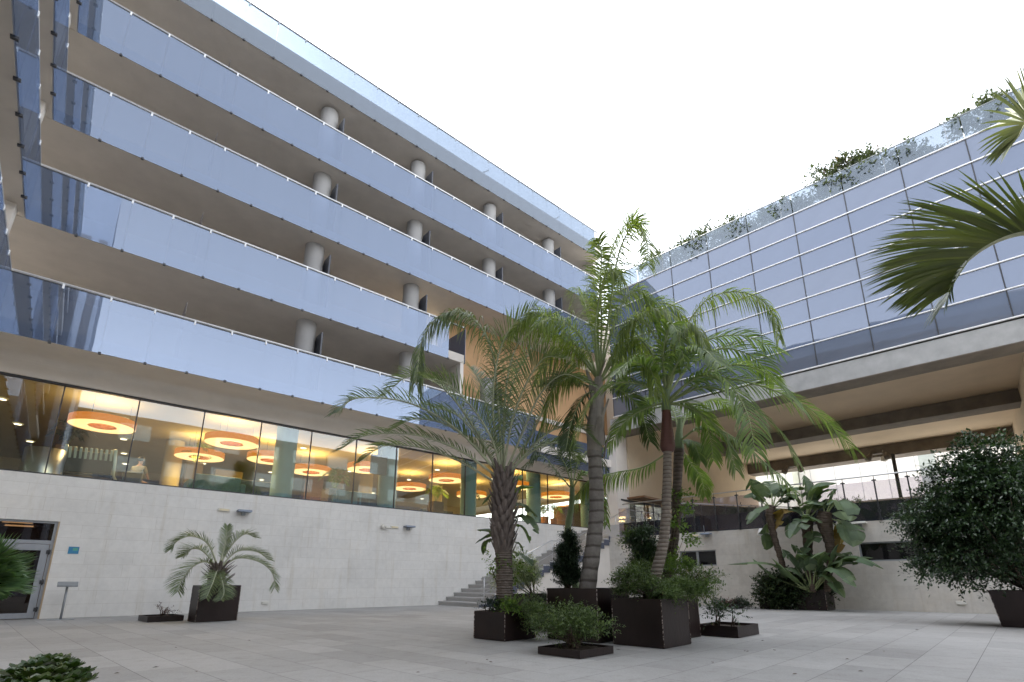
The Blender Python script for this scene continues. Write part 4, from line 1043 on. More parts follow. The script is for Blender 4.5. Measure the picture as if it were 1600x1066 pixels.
fr(pa, O1, [(783,760),(720,722),(660,700),(600,697),(562,722)], DA, DA+.5, .42, **k)
fr(pa, O1, [(783,745),(735,660),(690,605),(640,588),(596,622)], DA, DA+.9, .55, **k)
k5 = dict(k); k5.update(n=150, droop=2.4, L=0, stiff=.0, w=.0125, tipl=.85, plume=.6, rise=.1); k5.pop('L')
fr(pa, O1, [(785,740),(779,640),(768,545),(733,492),(690,492),(660,530),(650,600)], DA, DA-.6, .66, **k5)
k6 = dict(k); k6.update(plume=.5, droop=.45)
fr(pa, O1, [(787,740),(788,640),(800,560),(830,505),(868,495)], DA, DA+.3, .50, **k6)
fr(pa, O1, [(787,745),(815,680),(845,615),(882,585),(925,602)], DA, DA-.7, .55, **k)
fr(pa, O1, [(790,750),(825,705),(865,672),(905,668),(930,690)], DA, DA-.3, .46, **k)
fr(pa, O1, [(785,745),(765,660),(752,600),(735,575)], DA, DA+.8, .55, **k)
fr(pa, O1, [(785,745),(800,660),(822,600),(850,560),(880,560)], DA, DA-.9, .60, **k)
fr(pa, O1, [(785,748),(750,690),(715,650),(672,635)], DA, DA+1.1, .5, **k)
fr(pa, O1, [(785,748),(770,690),(740,640),(700,600),(660,590)], DA, DA-.8, .55, **k)
fr(pa, O1, [(787,745),(840,700),(880,695),(905,720)], DA, DA+1.0, .42, **k)
fr(pa, O1, [(785,745),(790,650),(812,575),(850,535),(890,540)], DA, DA+.9, .58, **k6)
fr(pa, O1, [(787,745),(825,690),(850,640),(870,600),(900,575)], DA, DA+.6, .58, **k)
fr(pa, O1, [(784,745),(770,640),(778,560),(800,510),(835,480)], DA, DA-.5, .52, **k6)
fr(pa, O1, [(784,748),(745,700),(700,665),(650,655),(610,672)], DA, DA-.3, .50, **k)

# ------------------------------------------------------------ queen palm
O2 = PB(8.0, 5.78, .80)
pq = thing('queen_palm', 'tallest feather palm with thick pale grey trunk and drooping plumes, centre of the group', 'palm', O2, 0)
DQ = O2.xy.length
trunk(pq, O2, [O2, at(932, 800, DQ), at(928, 690, DQ), at(930, 655, DQ)], [.155, .135, .13, .12], 'trunk_queen', ringn=11, ring=.010)
trunk(pq, O2, [at(929, 720, DQ), at(930, 670, DQ), at(934, 620, DQ), at(936, 590, DQ)], [.125, .175, .12, .07], 'trunk_boot_pale', name='crown_base')
cc = at(932, 650, DQ); boots(pq, O2, Vector((cc.x, cc.y, 0)), at(930, 715, DQ).z, at(932, 600, DQ).z, .13, .07, 14, 'trunk_boot_pale', .50, .08, flare=.22)
k = dict(mat='leaf_queen', stem='rachis', n=98, w=.0100, rise=.25, droop=2.3, plume=.8, jit=.25, r0=.026, tipl=.6, stiff=.0)
kt = dict(k); kt.update(n=84, w=.0150, droop=1.0, stiff=.2, plume=.30, rise=.1, ang=68)
fr(pq, O2, [(937,590),(934,500),(945,430),(962,375),(985,345),(1006,352)], DQ, DQ+.4, .66, **kt)
fr(pq, O2, [(937,590),(940,510),(938,450),(940,400),(935,372)], DQ, DQ-.3, .46, **kt)
fr(pq, O2, [(937,590),(952,490),(966,400),(990,352),(1010,375),(1012,415)], DQ, DQ-.5, .55, **kt)
fr(pq, O2, [(935,595),(905,555),(868,522),(820,505),(785,530)], DQ, DQ+.4, 0.59, **k)
fr(pq, O2, [(935,595),(915,540),(885,505),(850,500),(815,535)], DQ, DQ-1.0, 0.61, **k)
fr(pq, O2, [(938,595),(962,545),(1000,495),(1040,487),(1052,560)], DQ, DQ-.8, 0.71, **k)
fr(pq, O2, [(938,595),(975,530),(1010,480),(1055,480),(1085,540)], DQ, DQ+.7, 0.68, **k)
fr(pq, O2, [(936,595),(925,520),(912,470),(900,450)], DQ, DQ+.9, 0.59, **k)
fr(pq, O2, [(938,598),(970,570),(1005,560),(1030,610)], DQ, DQ-1.1, 0.65, **k)
fr(pq, O2, [(935,600),(900,588),(868,605),(850,660)], DQ, DQ-.4, 0.59, **k)
fr(pq, O2, [(936,592),(900,540),(860,500),(830,490),(800,520)], DQ, DQ-.3, 0.71, **k)
fr(pq, O2, [(936,592),(955,520),(975,470),(1000,455),(1025,480)], DQ, DQ+.2, 0.68, **k)
fr(pq, O2, [(936,595),(915,560),(885,545),(855,560),(838,600)], DQ, DQ+.9, 0.65, **k)
fr(pq, O2, [(937,592),(930,520),(938,460),(955,420),(972,440)], DQ, DQ-.9, 0.59, **k)
fr(pq, O2, [(938,596),(965,555),(990,535),(1015,560),(1025,620)], DQ, DQ+1.1, 0.65, **k)
k3 = dict(k); k3.update(plume=.15, droop=.75, n=80, w=.011, stiff=.3, mat='leaf_dark')
fr(pq, O2, [(936,610),(905,598),(880,590),(858,600)], DQ, DQ+.6, .50, **k3)
fr(pq, O2, [(938,605),(970,610),(1000,640),(1015,690)], DQ, DQ+.9, .50, **k3)
fr(pq, O2, [(936,610),(912,620),(893,660),(884,705)], DQ, DQ-.7, .45, **k3)

# ------------------------------------------------------------ red-shafted palm (front tall planter)
O3 = PB(8.1, 4.62, .66)
pk = thing('crownshaft_palm', 'slender ringed palm with reddish brown crownshaft and broad glossy fronds, front tall planter', 'palm', O3, 0)
DK = O3.xy.length
trunk(pk, O3, [O3, at(1036, 850, DK), at(1042, 760, DK), at(1043, 700, DK)], [.105, .088, .078, .072], 'trunk_kentia', ringn=0)
trunk(pk, O3, [at(1043, 706, DK), at(1043, 697, DK), at(1042, 665, DK), at(1041, 640, DK)], [.10, .135, .095, .075], 'crownshaft', name='crownshaft')
trunk(pk, O3, [at(1041, 642, DK), at(1041, 620, DK), at(1042, 585, DK)], [.085, .07, .035], 'crownshaft_green', name='upper_shaft')
k = dict(mat='leaf_kentia', stem='rachis', n=56, w=.0145, rise=.15, droop=.8, jit=.10, plume=.05, r0=.026, tipl=.5, ang=58)
fr(pk, O3, [(1041,625),(1065,560),(1110,530),(1165,525),(1218,550)], DK, DK+.9, .62, **k)
fr(pk, O3, [(1041,628),(1090,588),(1150,570),(1205,588),(1252,640)], DK, DK-.5, .68, **k)
fr(pk, O3, [(1042,632),(1110,592),(1195,605),(1275,645),(1332,700)], DK, DK+.5, .70, **k)
fr(pk, O3, [(1042,632),(1085,592),(1130,592),(1165,640),(1180,705)], DK, DK-1.1, .66, **k)
fr(pk, O3, [(1041,625),(1000,600),(955,600),(922,628),(897,690)], DK, DK-.6, .52, **k)
fr(pk, O3, [(1041,628),(1005,640),(975,660),(950,700)], DK, DK+.8, .50, **k)
fr(pk, O3, [(1041,610),(1038,560),(1022,505),(1010,470)], DK, DK+.5, .34, mat='leaf_light', stem='rachis', n=26, w=.02, rise=.9, droop=.05, ang=24)
fr(pk, O3, [(1041,615),(1036,560),(1046,510),(1058,520),(1072,575)], DK, DK-.8, .34, **k)
fr(pk, O3, [(1041,630),(1085,640),(1130,680),(1150,735)], DK, DK-.2, .50, **k)
kp = dict(mat='leaf_queen', stem='rachis', n=100, w=.0105, rise=.2, droop=2.4, stiff=0, plume=.6, jit=.25, r0=.024, tipl=.6)
fr(pk, O3, [(1042,605),(1062,530),(1103,470),(1155,456),(1200,478),(1218,530)], DK, DK+.6, .52, **kp)
fr(pk, O3, [(1042,605),(1030,540),(1000,500),(972,520),(960,580)], DK, DK+.2, .52, **kp)
fr(pk, O3, [(1042,605),(1055,540),(1085,510),(1110,560)], DK, DK-.9, .46, **kp)

k = dict(mat='leaf_kentia', stem='rachis', n=56, w=.0145, rise=.15, droop=.8, jit=.10, plume=.05, r0=.026, tipl=.5, ang=58)
fr(pk, O3, [(1042,620),(1080,570),(1130,545),(1180,560),(1210,600)], DK, DK+1.3, .66, **k)
fr(pk, O3, [(1042,630),(1100,605),(1160,625),(1215,670),(1245,720)], DK, DK-.2, .60, **k)
fr(pk, O3, [(1041,620),(1015,580),(985,565),(962,585)], DK, DK-.9, .55, **k)
fr(pk, O3, [(1042,632),(1075,630),(1105,665),(1115,720)], DK, DK+.9, .5, **k)
fr(pk, O3, [(1041,612),(1060,565),(1095,545),(1125,570)], DK, DK-1.2, .55, **k)
fr(pk, O3, [(1041,610),(1020,555),(995,530),(975,560),(970,610)], DK, DK+.9, .5, **kp)
# ------------------------------------------------------------ second ringed palm behind it
O4 = PB(9.3, 5.0, .66)
pd = thing('crownshaft_palm', 'dark stemmed palm behind the red shafted one, partly hidden by it', 'palm', O4, 0)
DD = O4.xy.length
trunk(pd, O4, [O4, at(1054, 840, DD), at(1058, 760, DD), at(1061, 700, DD)], [.10, .085, .085, .10], 'trunk_dark', ringn=0)
trunk(pd, O4, [at(1061, 702, DD), at(1061, 680, DD), at(1063, 655, DD)], [.10, .075, .04], 'crownshaft_green', name='crownshaft')
k = dict(mat='leaf_kentia', stem='rachis', n=52, w=.0135, rise=.1, droop=1.3, jit=.12, plume=.08, r0=.022)
fr(pd, O4, [(1061,690),(1095,668),(1140,680),(1190,720),(1245,770)], DD, DD-1.2, .50, **k)
fr(pd, O4, [(1061,695),(1010,728),(965,738),(925,748),(900,775)], DD, DD+.6, .58, **dict(k, n=64, droop=2.4, stiff=0, tipl=.8))
fr(pd, O4, [(1061,695),(1080,725),(1095,745),(1102,775)], DD, DD+1.0, .42, **k)
fr(pd, O4, [(1061,690),(1082,690),(1095,720)], DD, DD-.5, .42, **k)
fr(pd, O4, [(1061,680),(1050,640),(1020,620),(1000,640)], DD, DD+.9, .5, **k)
fr(pd, O4, [(1061,680),(1080,640),(1120,625),(1160,650)], DD, DD+1.0, .5, **k)

# ------------------------------------------------------------ thin young palm behind the cone bush
O5 = PB(9.3, 6.95, .66)
py_ = thing('young_palm', 'thin green stemmed young palm rising behind the dark cone shaped bush', 'palm', O5, 0)
DY = O5.xy.length
trunk(py_, O5, [O5, at(887, 845, DY), at(893, 790, DY), at(894, 762, DY)], [.085, .075, .065, .05], 'crownshaft_green', ringn=9, ring=.006)
k = dict(mat='leaf_dark', stem='rachis', n=60, w=.010, rise=.15, droop=1.2, jit=.15, plume=.3, r0=.018)
fr(py_, O5, [(894,765),(872,740),(845,712),(812,735)], DY, DY+.3, .40, **k)
fr(py_, O5, [(894,765),(912,738),(935,755),(948,820)], DY, DY-.5, .40, mat='leaf_light', stem='rachis', n=44, w=.014, rise=.1, droop=.9)
fr(py_, O5, [(894,762),(890,712),(880,685),(862,695)], DY, DY-.2, .42, **k)
fr(py_, O5, [(894,762),(905,720),(928,702),(948,735)], DY, DY+.5, .42, **k)
fr(py_, O5, [(894,762),(880,720),(850,690),(830,720)], DY, DY-.8, .42, **k)

# ------------------------------------------------------------ potted palm by the stone wall
O6 = PB(4.81, 15.43, .84)
pp = thing('jelly_palm', 'small blue green palm with curling fronds in the planter by the stone wall', 'palm', O6, 0)
DP = O6.xy.length
trunk(pp, O6, [O6, at(338, 900, DP), at(340, 880, DP)], [.24, .20, .12], 'trunk_boot')
boots(pp, O6, O6.copy()*Vector((1, 1, 0)) if False else Vector((O6.x, O6.y, 0)), .84, 1.30, .20, .12, 34, ln=.3, wd=.045, flare=.6)
k = dict(mat='leaf_butia', stem='rachis_pale', n=74, w=.0072, rise=.45, droop=.25, jit=.12, plume=.1, r0=.026)
fr(pp, O6, [(340,885),(325,850),(300,838),(278,845),(268,858)], DP, DP-.3, .42, **k)
fr(pp, O6, [(340,890),(322,878),(302,885),(285,905),(278,925)], DP, DP-.8, .50, **k)
fr(pp, O6, [(342,885),(350,858),(354,835),(355,822)], DP, DP+.2, .26, **k)
fr(pp, O6, [(342,885),(362,852),(382,835),(398,840)], DP, DP+.5, .40, **k)
fr(pp, O6, [(343,888),(372,872),(405,878),(425,895),(430,920)], DP, DP-.2, .42, **k)
fr(pp, O6, [(343,888),(370,862),(400,862),(420,875)], DP, DP+.7, .42, **k)
fr(pp, O6, [(341,892),(338,895),(332,912),(322,935)], DP, DP-1.0, .42, **k)
fr(pp, O6, [(342,890),(345,900),(350,925),(345,938)], DP, DP-.9, .40, **k)
fr(pp, O6, [(340,888),(318,862),(300,858),(285,870)], DP, DP+.8, .42, **k)

# ------------------------------------------------------------ palm at the right edge (crown just outside the frame)
cr = at(1700, 385, 6.4); O7 = Vector((cr.x+.15, cr.y, 0))
pr_ = thing('feather_palm', 'broad leaved feather palm whose fronds reach in from the right edge', 'palm', O7, 0)
trunk(pr_, O7, [O7, Vector((O7.x-.05, O7.y, 2.2)), cr], [.16, .12, .10], 'trunk_kentia')
k = dict(mat='leaf_olive', stem='rachis_pale', n=66, w=.0165, rise=1.30, droop=.34, jit=.05, plume=.03, r0=.028, ang=52, tipl=.42)
fr(pr_, O7, [(1700,385),(1620,364),(1560,376),(1510,410),(1482,455)], 6.4, 5.9, 1.0, **k)
fr(pr_, O7, [(1512,408),(1492,440),(1478,472)], 5.95, 5.85, .42, mat='leaf_dark', stem='rachis', n=20, w=.014, rise=.2, droop=.35, ang=58, start=.02, tipl=.6, r0=.008)
fr(pr_, O7, [(1700,385),(1690,280),(1660,210),(1610,190),(1590,215)], 6.4, 6.9, .75, **k)
fr(pr_, O7, [(1700,385),(1760,330),(1830,330),(1890,380)], 6.4, 6.6, .8, **k)
fr(pr_, O7, [(1700,385),(1720,300),(1760,250),(1820,240)], 6.4, 5.6, .8, **k)
fr(pr_, O7, [(1700,385),(1730,430),(1780,500),(1800,580)], 6.4, 6.0, .8, **k)

# ------------------------------------------------------------ cycad at the left edge
cy = at(-60, 915, 5.2); O8 = Vector((cy.x, cy.y, 0))
cyc = thing('cycad', 'stiff bright green cycad whose leaves reach in at the left edge before the door', 'cycad', O8, 0)
trunk(cyc, O8, [O8, O8+Vector((0, 0, .55)), Vector((cy.x, cy.y, cy.z-.05))], [.20, .18, .16], 'trunk_boot')
k = dict(mat='leaf_cycad', stem='rachis', n=60, w=.0075, rise=.55, droop=.05, jit=.08, plume=.06, r0=.012, ang=26, tipl=.6)
for e, (x, y_) in enumerate([(-8,887),(4,900),(6,918),(-6,908),(-12,882),(-10,925),(-22,870),(0,892),(-18,932)]):
    fr(cyc, O8, [(-60,915),(-25+e, (915+y_)/2-6),(x,y_)], 5.2, 4.8+.14*(e % 4), .26, **k)
for e in range(8):
    a = e*.78+.4; tip = Vector((cy.x+.26*math.cos(a), cy.y+.26*math.sin(a), cy.z+.10))
    frond(cyc, [Vector((cy.x, cy.y, cy.z)), cy.lerp(tip, .5)+Vector((0, 0, .12)), tip], O8, .16, **k)

# ------------------------------------------------------------ succulent in the foreground
so = at(70, 1062, 2.45); O9 = Vector((so.x, so.y, 0))
su = thing('succulent', 'dark green rosette succulent in the foreground at the bottom left corner', 'succulent', Vector((O9.x, O9.y, .28)), 0)
sup = thing('plant_pot', 'brown pot under the rosette succulent at the bottom left corner', 'pot', O9, 0)
mb = MB(); mb.lathe([(.0, .0), (.20, .0), (.27, .34), (.25, .34), (.24, .28), (0, .28)], seg=24); mb.build('pot_body', M['pot'], sup)
lb = LB(); mb = MB(); q = random.Random(5)
hx = [(20,1058,2.4),(38,1050,2.5),(55,1044,2.45),(72,1040,2.55),(92,1040,2.5),(108,1046,2.42),(124,1056,2.4),(66,1056,2.3),(88,1056,2.3),(46,1062,2.3),(108,1064,2.3),(10,1066,2.45),(30,1068,2.35),(58,1070,2.2),(80,1070,2.2),(100,1074,2.2),(124,1070,2.3),(42,1076,2.2),(64,1036,2.6),(84,1034,2.65),(18,1074,2.3),(130,1064,2.45),(70,1080,2.1),(52,1056,2.35)]
for (x, y_, D) in hx:
    p = at(x, y_, D); p.z -= .0; o = p-Vector((O9.x, O9.y, .28))
    mb.tube([Vector((o.x*.25, o.y*.25, 0)), Vector((o.x*.7, o.y*.7, o.z*.6)), o-Vector((0, 0, .01))], [.012, .010, .010], 6)
    for j in range(26):
        f = j/26; a = j*2.399; el = .15+1.15*(1-f)
        d = Vector((math.cos(a)*math.sin(el), math.sin(a)*math.sin(el), math.cos(el)))
        nr = (Zv-d*d.z).normalized() if abs(d.z) < .98 else Vector((1, 0, 0))
        l = (.026+.030*(1-f))*q.uniform(.85, 1.15); w = l*.27; sd = d.cross(nr).normalized()
        b_ = o-Zv*.02*f
        lb.strip([(b_, sd*w*.45), (b_+d*l*.55+nr*l*.05, sd*w), (b_+d*l*.85+nr*l*.10, sd*w*.85), (b_+d*l+nr*l*.14, sd*.0)])
lb.build('rosette_leaves', M['leaf_succ'], su); mb.build('stem', M['bark'], su)

# ------------------------------------------------------------ shrubs in the planters
def shrub(lab, x, y_, D, rx, ry, rz, n, ls, mat, name='shrub', cat='shrub', root=None, **k):
    c = at(x, y_, D); r = root or Vector((c.x, c.y, max(0, c.z-rz)))
    o = thing(name, lab, cat, r, 0); bush(o, r, c, rx, ry, rz, n, ls, mat, root=r, **k); return o
rt = PB(6.95, 7.15, .42)
shrub('mixed green shrub spilling from the right side of the fibrous palm planter', 832, 958, 9.6, .34, .34, .30, 2600, .034, 'leaf_shrub', root=PB(7.2, 6.75, .42), clumps=12, seed=2)
shrub('dark low shrub along the left rim of the fibrous palm planter', 765, 944, 9.75, .22, .2, .12, 1100, .026, 'leaf_cone', root=PB(6.9, 7.2, .42), clumps=8, seed=3)
shrub('bright leafy plants at the foot of the fibrous palm trunk', 800, 948, 9.5, .18, .14, .09, 420, .045, 'leaf_light', root=PB(6.85, 6.8, .42), clumps=6, seed=4, twigs=4)
shrub('pale variegated bush behind the fibrous palm trunk', 803, 893, 11.2, .46, .4, .48, 5200, .035, 'leaf_varieg', root=PB(9.3, 8.2, .64), clumps=14, seed=5)
shrub('low dark hedge in the long planter behind the fibrous palm', 870, 940, 11.2, .75, .4, .24, 5200, .028, 'leaf_cone', name='hedge', root=PB(9.3, 7.4, .64), clumps=16, seed=6, cat='hedge')
shrub('spreading grey green shrub with tiny white flowers in the front tray', 893, 972, 8.0, .56, .50, .24, 4200, .036, 'leaf_shrub', root=PB(6.3, 4.78, .07), clumps=18, seed=8, twigs=22, updir=.5)
# cone bush
cn = PB(7.85, 6.12, .80); o = thing('cone_bush', 'dense dark cone shaped bush left of the thick grey palm trunk', 'bush', cn, 0)
D_ = cn.xy.length
for (x, y_, rx, rz, n, sd_) in ((884, 902, .29, .17, 2200, 1), (886, 880, .26, .22, 2400, 2), (888, 862, .20, .20, 1600, 3), (888, 846, .12, .14, 700, 4)):
    bush(o, cn, at(x, y_, D_), rx*.85, rx*.85, rz*1.15, int(n*2.2), .036, 'leaf_cone', lw=.34, clumps=14, twigs=6, seed=20+sd_, updir=.9, root=cn)
# wide shrub on the front tall planter
rw = PB(8.1, 4.5, .67)
o = thing('shrub', 'wide bright green shrub spreading over the front tall planter below the ringed trunks', 'shrub', rw, 0)
DW = rw.xy.length
for (x, y_, D, rx, rz, n, sd_, mt) in ((990, 912, DW-.2, .34, .22, 3000, 1, 'leaf_shrub'), (1035, 920, DW-.35, .42, .19, 3600, 2, 'leaf_shrub'), (1085, 915, DW+.1, .34, .22, 2400, 3, 'leaf_shrub'), (1062, 893, DW+.5, .26, .20, 1400, 4, 'leaf_light'), (1012, 893, DW+.4, .28, .18, 1400, 5, 'leaf_shrub')):
    bush(o, rw, at(x, y_, D), rx, rx, rz, n, .036, mt, clumps=10, twigs=8, seed=30+sd_, updir=.4, root=rw)
bush(o, rw, at(1108, 905, DW+.3), .22, .22, .16, 420, .045, 'leaf_shrub', clumps=7, twigs=7, seed=44, updir=.3, root=rw)
# tall climber bush
rv = PB(8.3, 5.40, .80)
o = thing('tall_bush', 'tall loose glossy bush leaning between the grey trunk and the ringed palm', 'bush', rv, 0)
DV = rv.xy.length+.3
for (x, y_, rx, rz, n, sd_) in ((1000, 838, .20, .18, 1300, 1), (1012, 862, .22, .22, 1700, 2), (1005, 885, .26, .2, 1500, 3), (985, 843, .12, .10, 300, 4)):
    bush(o, rv, at(x, y_, DV), rx, rx, rz, int(n*1.3), .048, 'leaf_ficus' if sd_ < 3 else 'leaf_shrub', clumps=9, twigs=3, seed=50+sd_, root=at(1008, 900, DV))
# climber on the dark trunk
o = thing('climber', 'light green climbing vine on the dark ringed trunk', 'climber', O4, 0)
for (x, y_) in ((1056, 870), (1066, 845), (1056, 818), (1068, 796), (1054, 770)): bush(o, O4, at(x, y_, DD-.15), .11, .11, .14, 90, .06, 'leaf_light', clumps=5, twigs=2, seed=x, root=O4, lw=.7)
# sparse plant in the right tray
rs = PB(10.4, 4.45, .15)
shrub('sparse young plant with dark oval leaves in the right tray', 1122, 958, 11.1, .24, .2, .20, 330, .062, 'leaf_ficus', name='young_plant', root=rs, clumps=9, seed=61, twigs=9, updir=.5)
shrub('few small leaves at the right end of the right tray', 1148, 962, 11.2, .14, .1, .08, 60, .06, 'leaf_ficus', name='young_plant', root=PB(10.5, 4.2, .15), clumps=4, seed=62, twigs=4, cat='plant')
shrub('thin dry twigs in the shallow tray by the stone wall', 255, 953, 16.9, .26, .2, .10, 110, .045, 'leaf_purple', name='small_plant', root=PB(3.9, 16.5, .10), clumps=5, seed=63, twigs=12, cat='plant')
shrub('low reddish plants filling the left half of the far tray', 1134, 944, 22.2, .42, .4, .13, 1500, .05, 'leaf_purple', name='low_plant', root=PB(20.75, 8.55, .15), clumps=9, seed=64, cat='plant')
shrub('low dark green plants filling the right half of the far tray', 1157, 944, 22.2, .36, .4, .14, 1500, .05, 'leaf_cone', name='low_plant', root=PB(20.75, 8.15, .15), clumps=9, seed=65, cat='plant')
# ivy mass under the bananas
ri = PB(21.8, 6.8, .3)
o = thing('ivy_bush', 'dense dark round ivy mass hiding the planter under the banana plants', 'bush', ri, 0)
for (x, y_, rx, rz, n, sd_) in ((1213, 922, .85, .65, 4600, 1), (1240, 925, .75, .55, 3600, 2), (1268, 925, .6, .55, 2600, 3)):
    bush(o, ri, at(x, y_, 22.4), rx, rx*.7, rz, n, .085, 'leaf_ivy', clumps=16, twigs=5, seed=70+sd_, root=ri, lw=.6)

# ------------------------------------------------------------ ficus at the right edge
O10 = PB(17.05, -.14, .74); D10 = O10.xy.length
fi = thing('ficus_tree', 'large dense dark green ficus tree in a tub at the right edge', 'tree', O10, 0)
mb = MB(); tp = at(1550, 800, D10)-O10
q = random.Random(9)
for kk in range(7):
    e = at(1500+kk*22, 760+q.uniform(-60, 60), D10+q.uniform(-.6, .6))-O10
    mb.tube([Vector((q.uniform(-.12, .12), q.uniform(-.12, .12), -.06)), Vector((e.x*.25, e.y*.25, .5)), e*.6, e], [.06, .045, .03, .012], 7)
mb.build('trunk', M['bark'], fi)
for (x, y_, rx, rz, n, sd_, dd) in ((1560,860,1.45,.75,7500,1,0),(1530,800,1.55,.9,9500,2,.3),(1580,780,1.5,1.0,8500,3,-.4),(1555,735,.95,.7,5200,4,0),(1465,815,.75,.42,2400,5,-.2),(1480,870,.7,.45,2400,6,.2),(1520,745,.6,.45,2200,7,-.5),(1640,820,1.2,1.1,4200,8,.2)):
    bush(fi, O10, at(x, y_, D10+dd), rx, rx*.85, rz, int(n*.75), .080, 'leaf_ficus', clumps=22, twigs=8, seed=80+sd_, root=O10, lw=.5, updir=-.05, name='crown')

for i, (x, y_) in enumerate(((1432,842),(1426,805),(1448,772),(1470,742),(1500,712),(1535,694),(1570,700),(1455,890),(1500,905))):
    bush(fi, O10, at(x, y_, D10-.1*i), .34, .34, .20, 260, .085, 'leaf_ficus', clumps=5, twigs=3, seed=760+i, root=at(1545, 830, D10), lw=.5, updir=.2, name='crown')

# ------------------------------------------------------------ giant bananas (strelitzia)
def paddle(par, org, base, mid, tip, wd, seed, mat='leaf_banana', stalk=.45, roll=0):
    wd *= 1.5; stalk = stalk*.75
    q = random.Random(seed); c = catmull([base-org, mid-org, tip-org], 24); mb = MB(); lb = LB()
    k0 = int(24*stalk)
    mb.tube(c[:k0+2], [.03-.012*i/(k0+1) for i in range(k0+2)], 6)
    for sg in (-1, 1):
        i = k0; 
        while i < 24:
            ln = q.choice((2, 3, 4, 5)); j = min(24, i+ln); o = len(lb.v); tilt = q.uniform(-.25, .25)
            for m in range(i, j+1):
                v = (m-k0)/(24-k0); T = (c[min(m+1, 24)]-c[max(m-1, 0)]).normalized()
                up = (Zv-T*T.z); up = up.normalized() if up.length > .2 else Vector((.3, -.9, .2)).normalized(); up = (up-T*up.dot(T)).normalized()
                sd = T.cross(up); sd = sd*math.cos(roll)+up*math.sin(roll)
                w = wd*math.sin(math.pi*min(1, .08+v*.94))**.6
                edge = c[m]+sd*sg*w*math.cos(.35+tilt)+up*w*(.25+tilt)*1-Zv*w*.25-T*w*.12
                midp = c[m]+sd*sg*w*.5+up*w*(.22+tilt*.3)
                lb.v += [c[m], midp, edge]
            for m in range(j-i):
                a = o+3*m; lb.f += [(a, a+1, a+4, a+3), (a+1, a+2, a+5, a+4)]
            i = j
    fo = lb.build('leaf', M[mat], par); mb.build('leaf_stalk', M['rachis'], fo); return fo
D11 = 22.3
def banana(lab, stem, leaves, D, rr, seed, mat='banana_trunk'):
    org = at(*stem[0], D); org.z = max(org.z, .3); o = thing('banana_plant', lab, 'plant', org, 0, 'giant banana plants')
    trunk(o, org, [at(x, y_, D) for x, y_ in stem], rr, mat, seg=12, ringn=14, ring=.02, name='stem')
    for i, (a, b_, c_, w, dd, mt) in enumerate(leaves):
        paddle(o, org, at(*a, D), at(*b_, D+dd*.5), at(*c_, D+dd), w, seed+i, mt)
    return o
LBn, LL, LBr = 'leaf_banana', 'leaf_light', 'leaf_brown'
banana('banana plant with a thin curved bare stem, left of its group', [(1226,915),(1222,880),(1210,840),(1203,805),(1207,790)],
  [((1205,795),(1185,770),(1172,748),.36,-.5,LBn),((1205,795),(1190,795),(1167,820),.30,-.8,LBn),((1207,793),(1205,765),(1200,752),.40,.6,LBn),
   ((1207,793),(1215,770),(1232,760),.36,.3,LBn),((1207,795),(1225,800),(1212,828),.30,-.3,LBr),((1207,795),(1228,782),(1250,775),.3,.8,LBn),((1205,800),(1196,830),(1198,860),.28,.2,LBn),((1207,795),(1230,770),(1262,765),.34,.2,LBn),((1205,792),(1180,780),(1176,770),.3,.6,LBn)], D11, [.10,.10,.11,.15,.13], 100)
banana('banana plant in the middle of its group with an upright leaf', [(1264,915),(1263,870),(1261,820),(1260,805)],
  [((1260,810),(1262,770),(1256,742),.26,.2,LBn),((1260,810),(1275,765),(1308,745+10),.34,-.3,LBn),((1260,810),(1280,775),(1302,765),.22,.5,LBn),
   ((1260,812),(1250,815),(1234,842),.36,-.7,LBn),((1262,812),(1245,800),(1236,792),.28,.4,LBn),((1262,812),(1268,790),(1285,790),.34,-.6,LBn),((1262,812),(1285,790),(1308,790),.30,.3,LBn),((1260,812),(1242,780),(1225,775),.34,.0,LBn),((1262,812),(1270,840),(1252,870),.28,-.5,LBn)], D11-.2, [.12,.13,.20,.16], 200)
banana('banana plant with a thick brown stem head, right of its group', [(1292,925),(1297,880),(1296,850),(1288,815),(1290,800)],
  [((1290,805),(1302,775),(1308,764),.30,.0,LBn),((1290,805),(1310,785),(1328,815),.38,-.6,LBn),((1290,808),(1318,820),(1333,855),.40,-.4,LBn),
   ((1290,808),(1312,830),(1310,865),.30,.3,LBr),((1288,808),(1272,815),(1250,805),.32,-.4,LBn),((1290,806),(1283,785),(1275,795),.3,.5,LBn)], D11-.4, [.11,.11,.15,.27,.2], 300)
banana('stemless young banana shoots spreading low between the taller ones', [(1270,925),(1270,900)],
  [((1268,925),(1210,885),(1136,882),.20,-.3,LBn),((1268,925),(1205,900),(1175,873),.18,.2,LBn),((1270,925),(1325,875),(1382,890),.32,-.4,LBn),((1272,925),(1310,880),(1365,872),.26,.3,LBn),
   ((1270,925),(1300,890),(1338,918),.30,-.8,LBn),((1266,925),(1240,880),(1222,858),.26,.4,LBn),((1266,925),(1235,905),(1205,872),.24,-.5,LBn),((1270,920),(1285,870),(1322,868),.30,.5,LBn),((1268,920),(1262,880),(1245,865),.26,-.6,LBn),((1275,920),(1300,880),(1310,850),.28,-.2,LBn),((1268,920),(1280,890),(1262,862),.30,.1,LBn),((1270,920),(1300,885),(1345,880),.30,0,LBn),((1270,920),(1290,900),(1320,935),.26,-.6,LBn),((1268,920),(1246,895),(1225,888),.26,.1,LBn),((1270,920),(1276,880),(1288,862),.30,-.8,LBn),((1268,920),(1250,870),(1236,850),.24,-.2,LBn),((1274,920),(1312,880),(1330,862),.28,.6,LBn)], D11-.5, [.10,.08], 400)
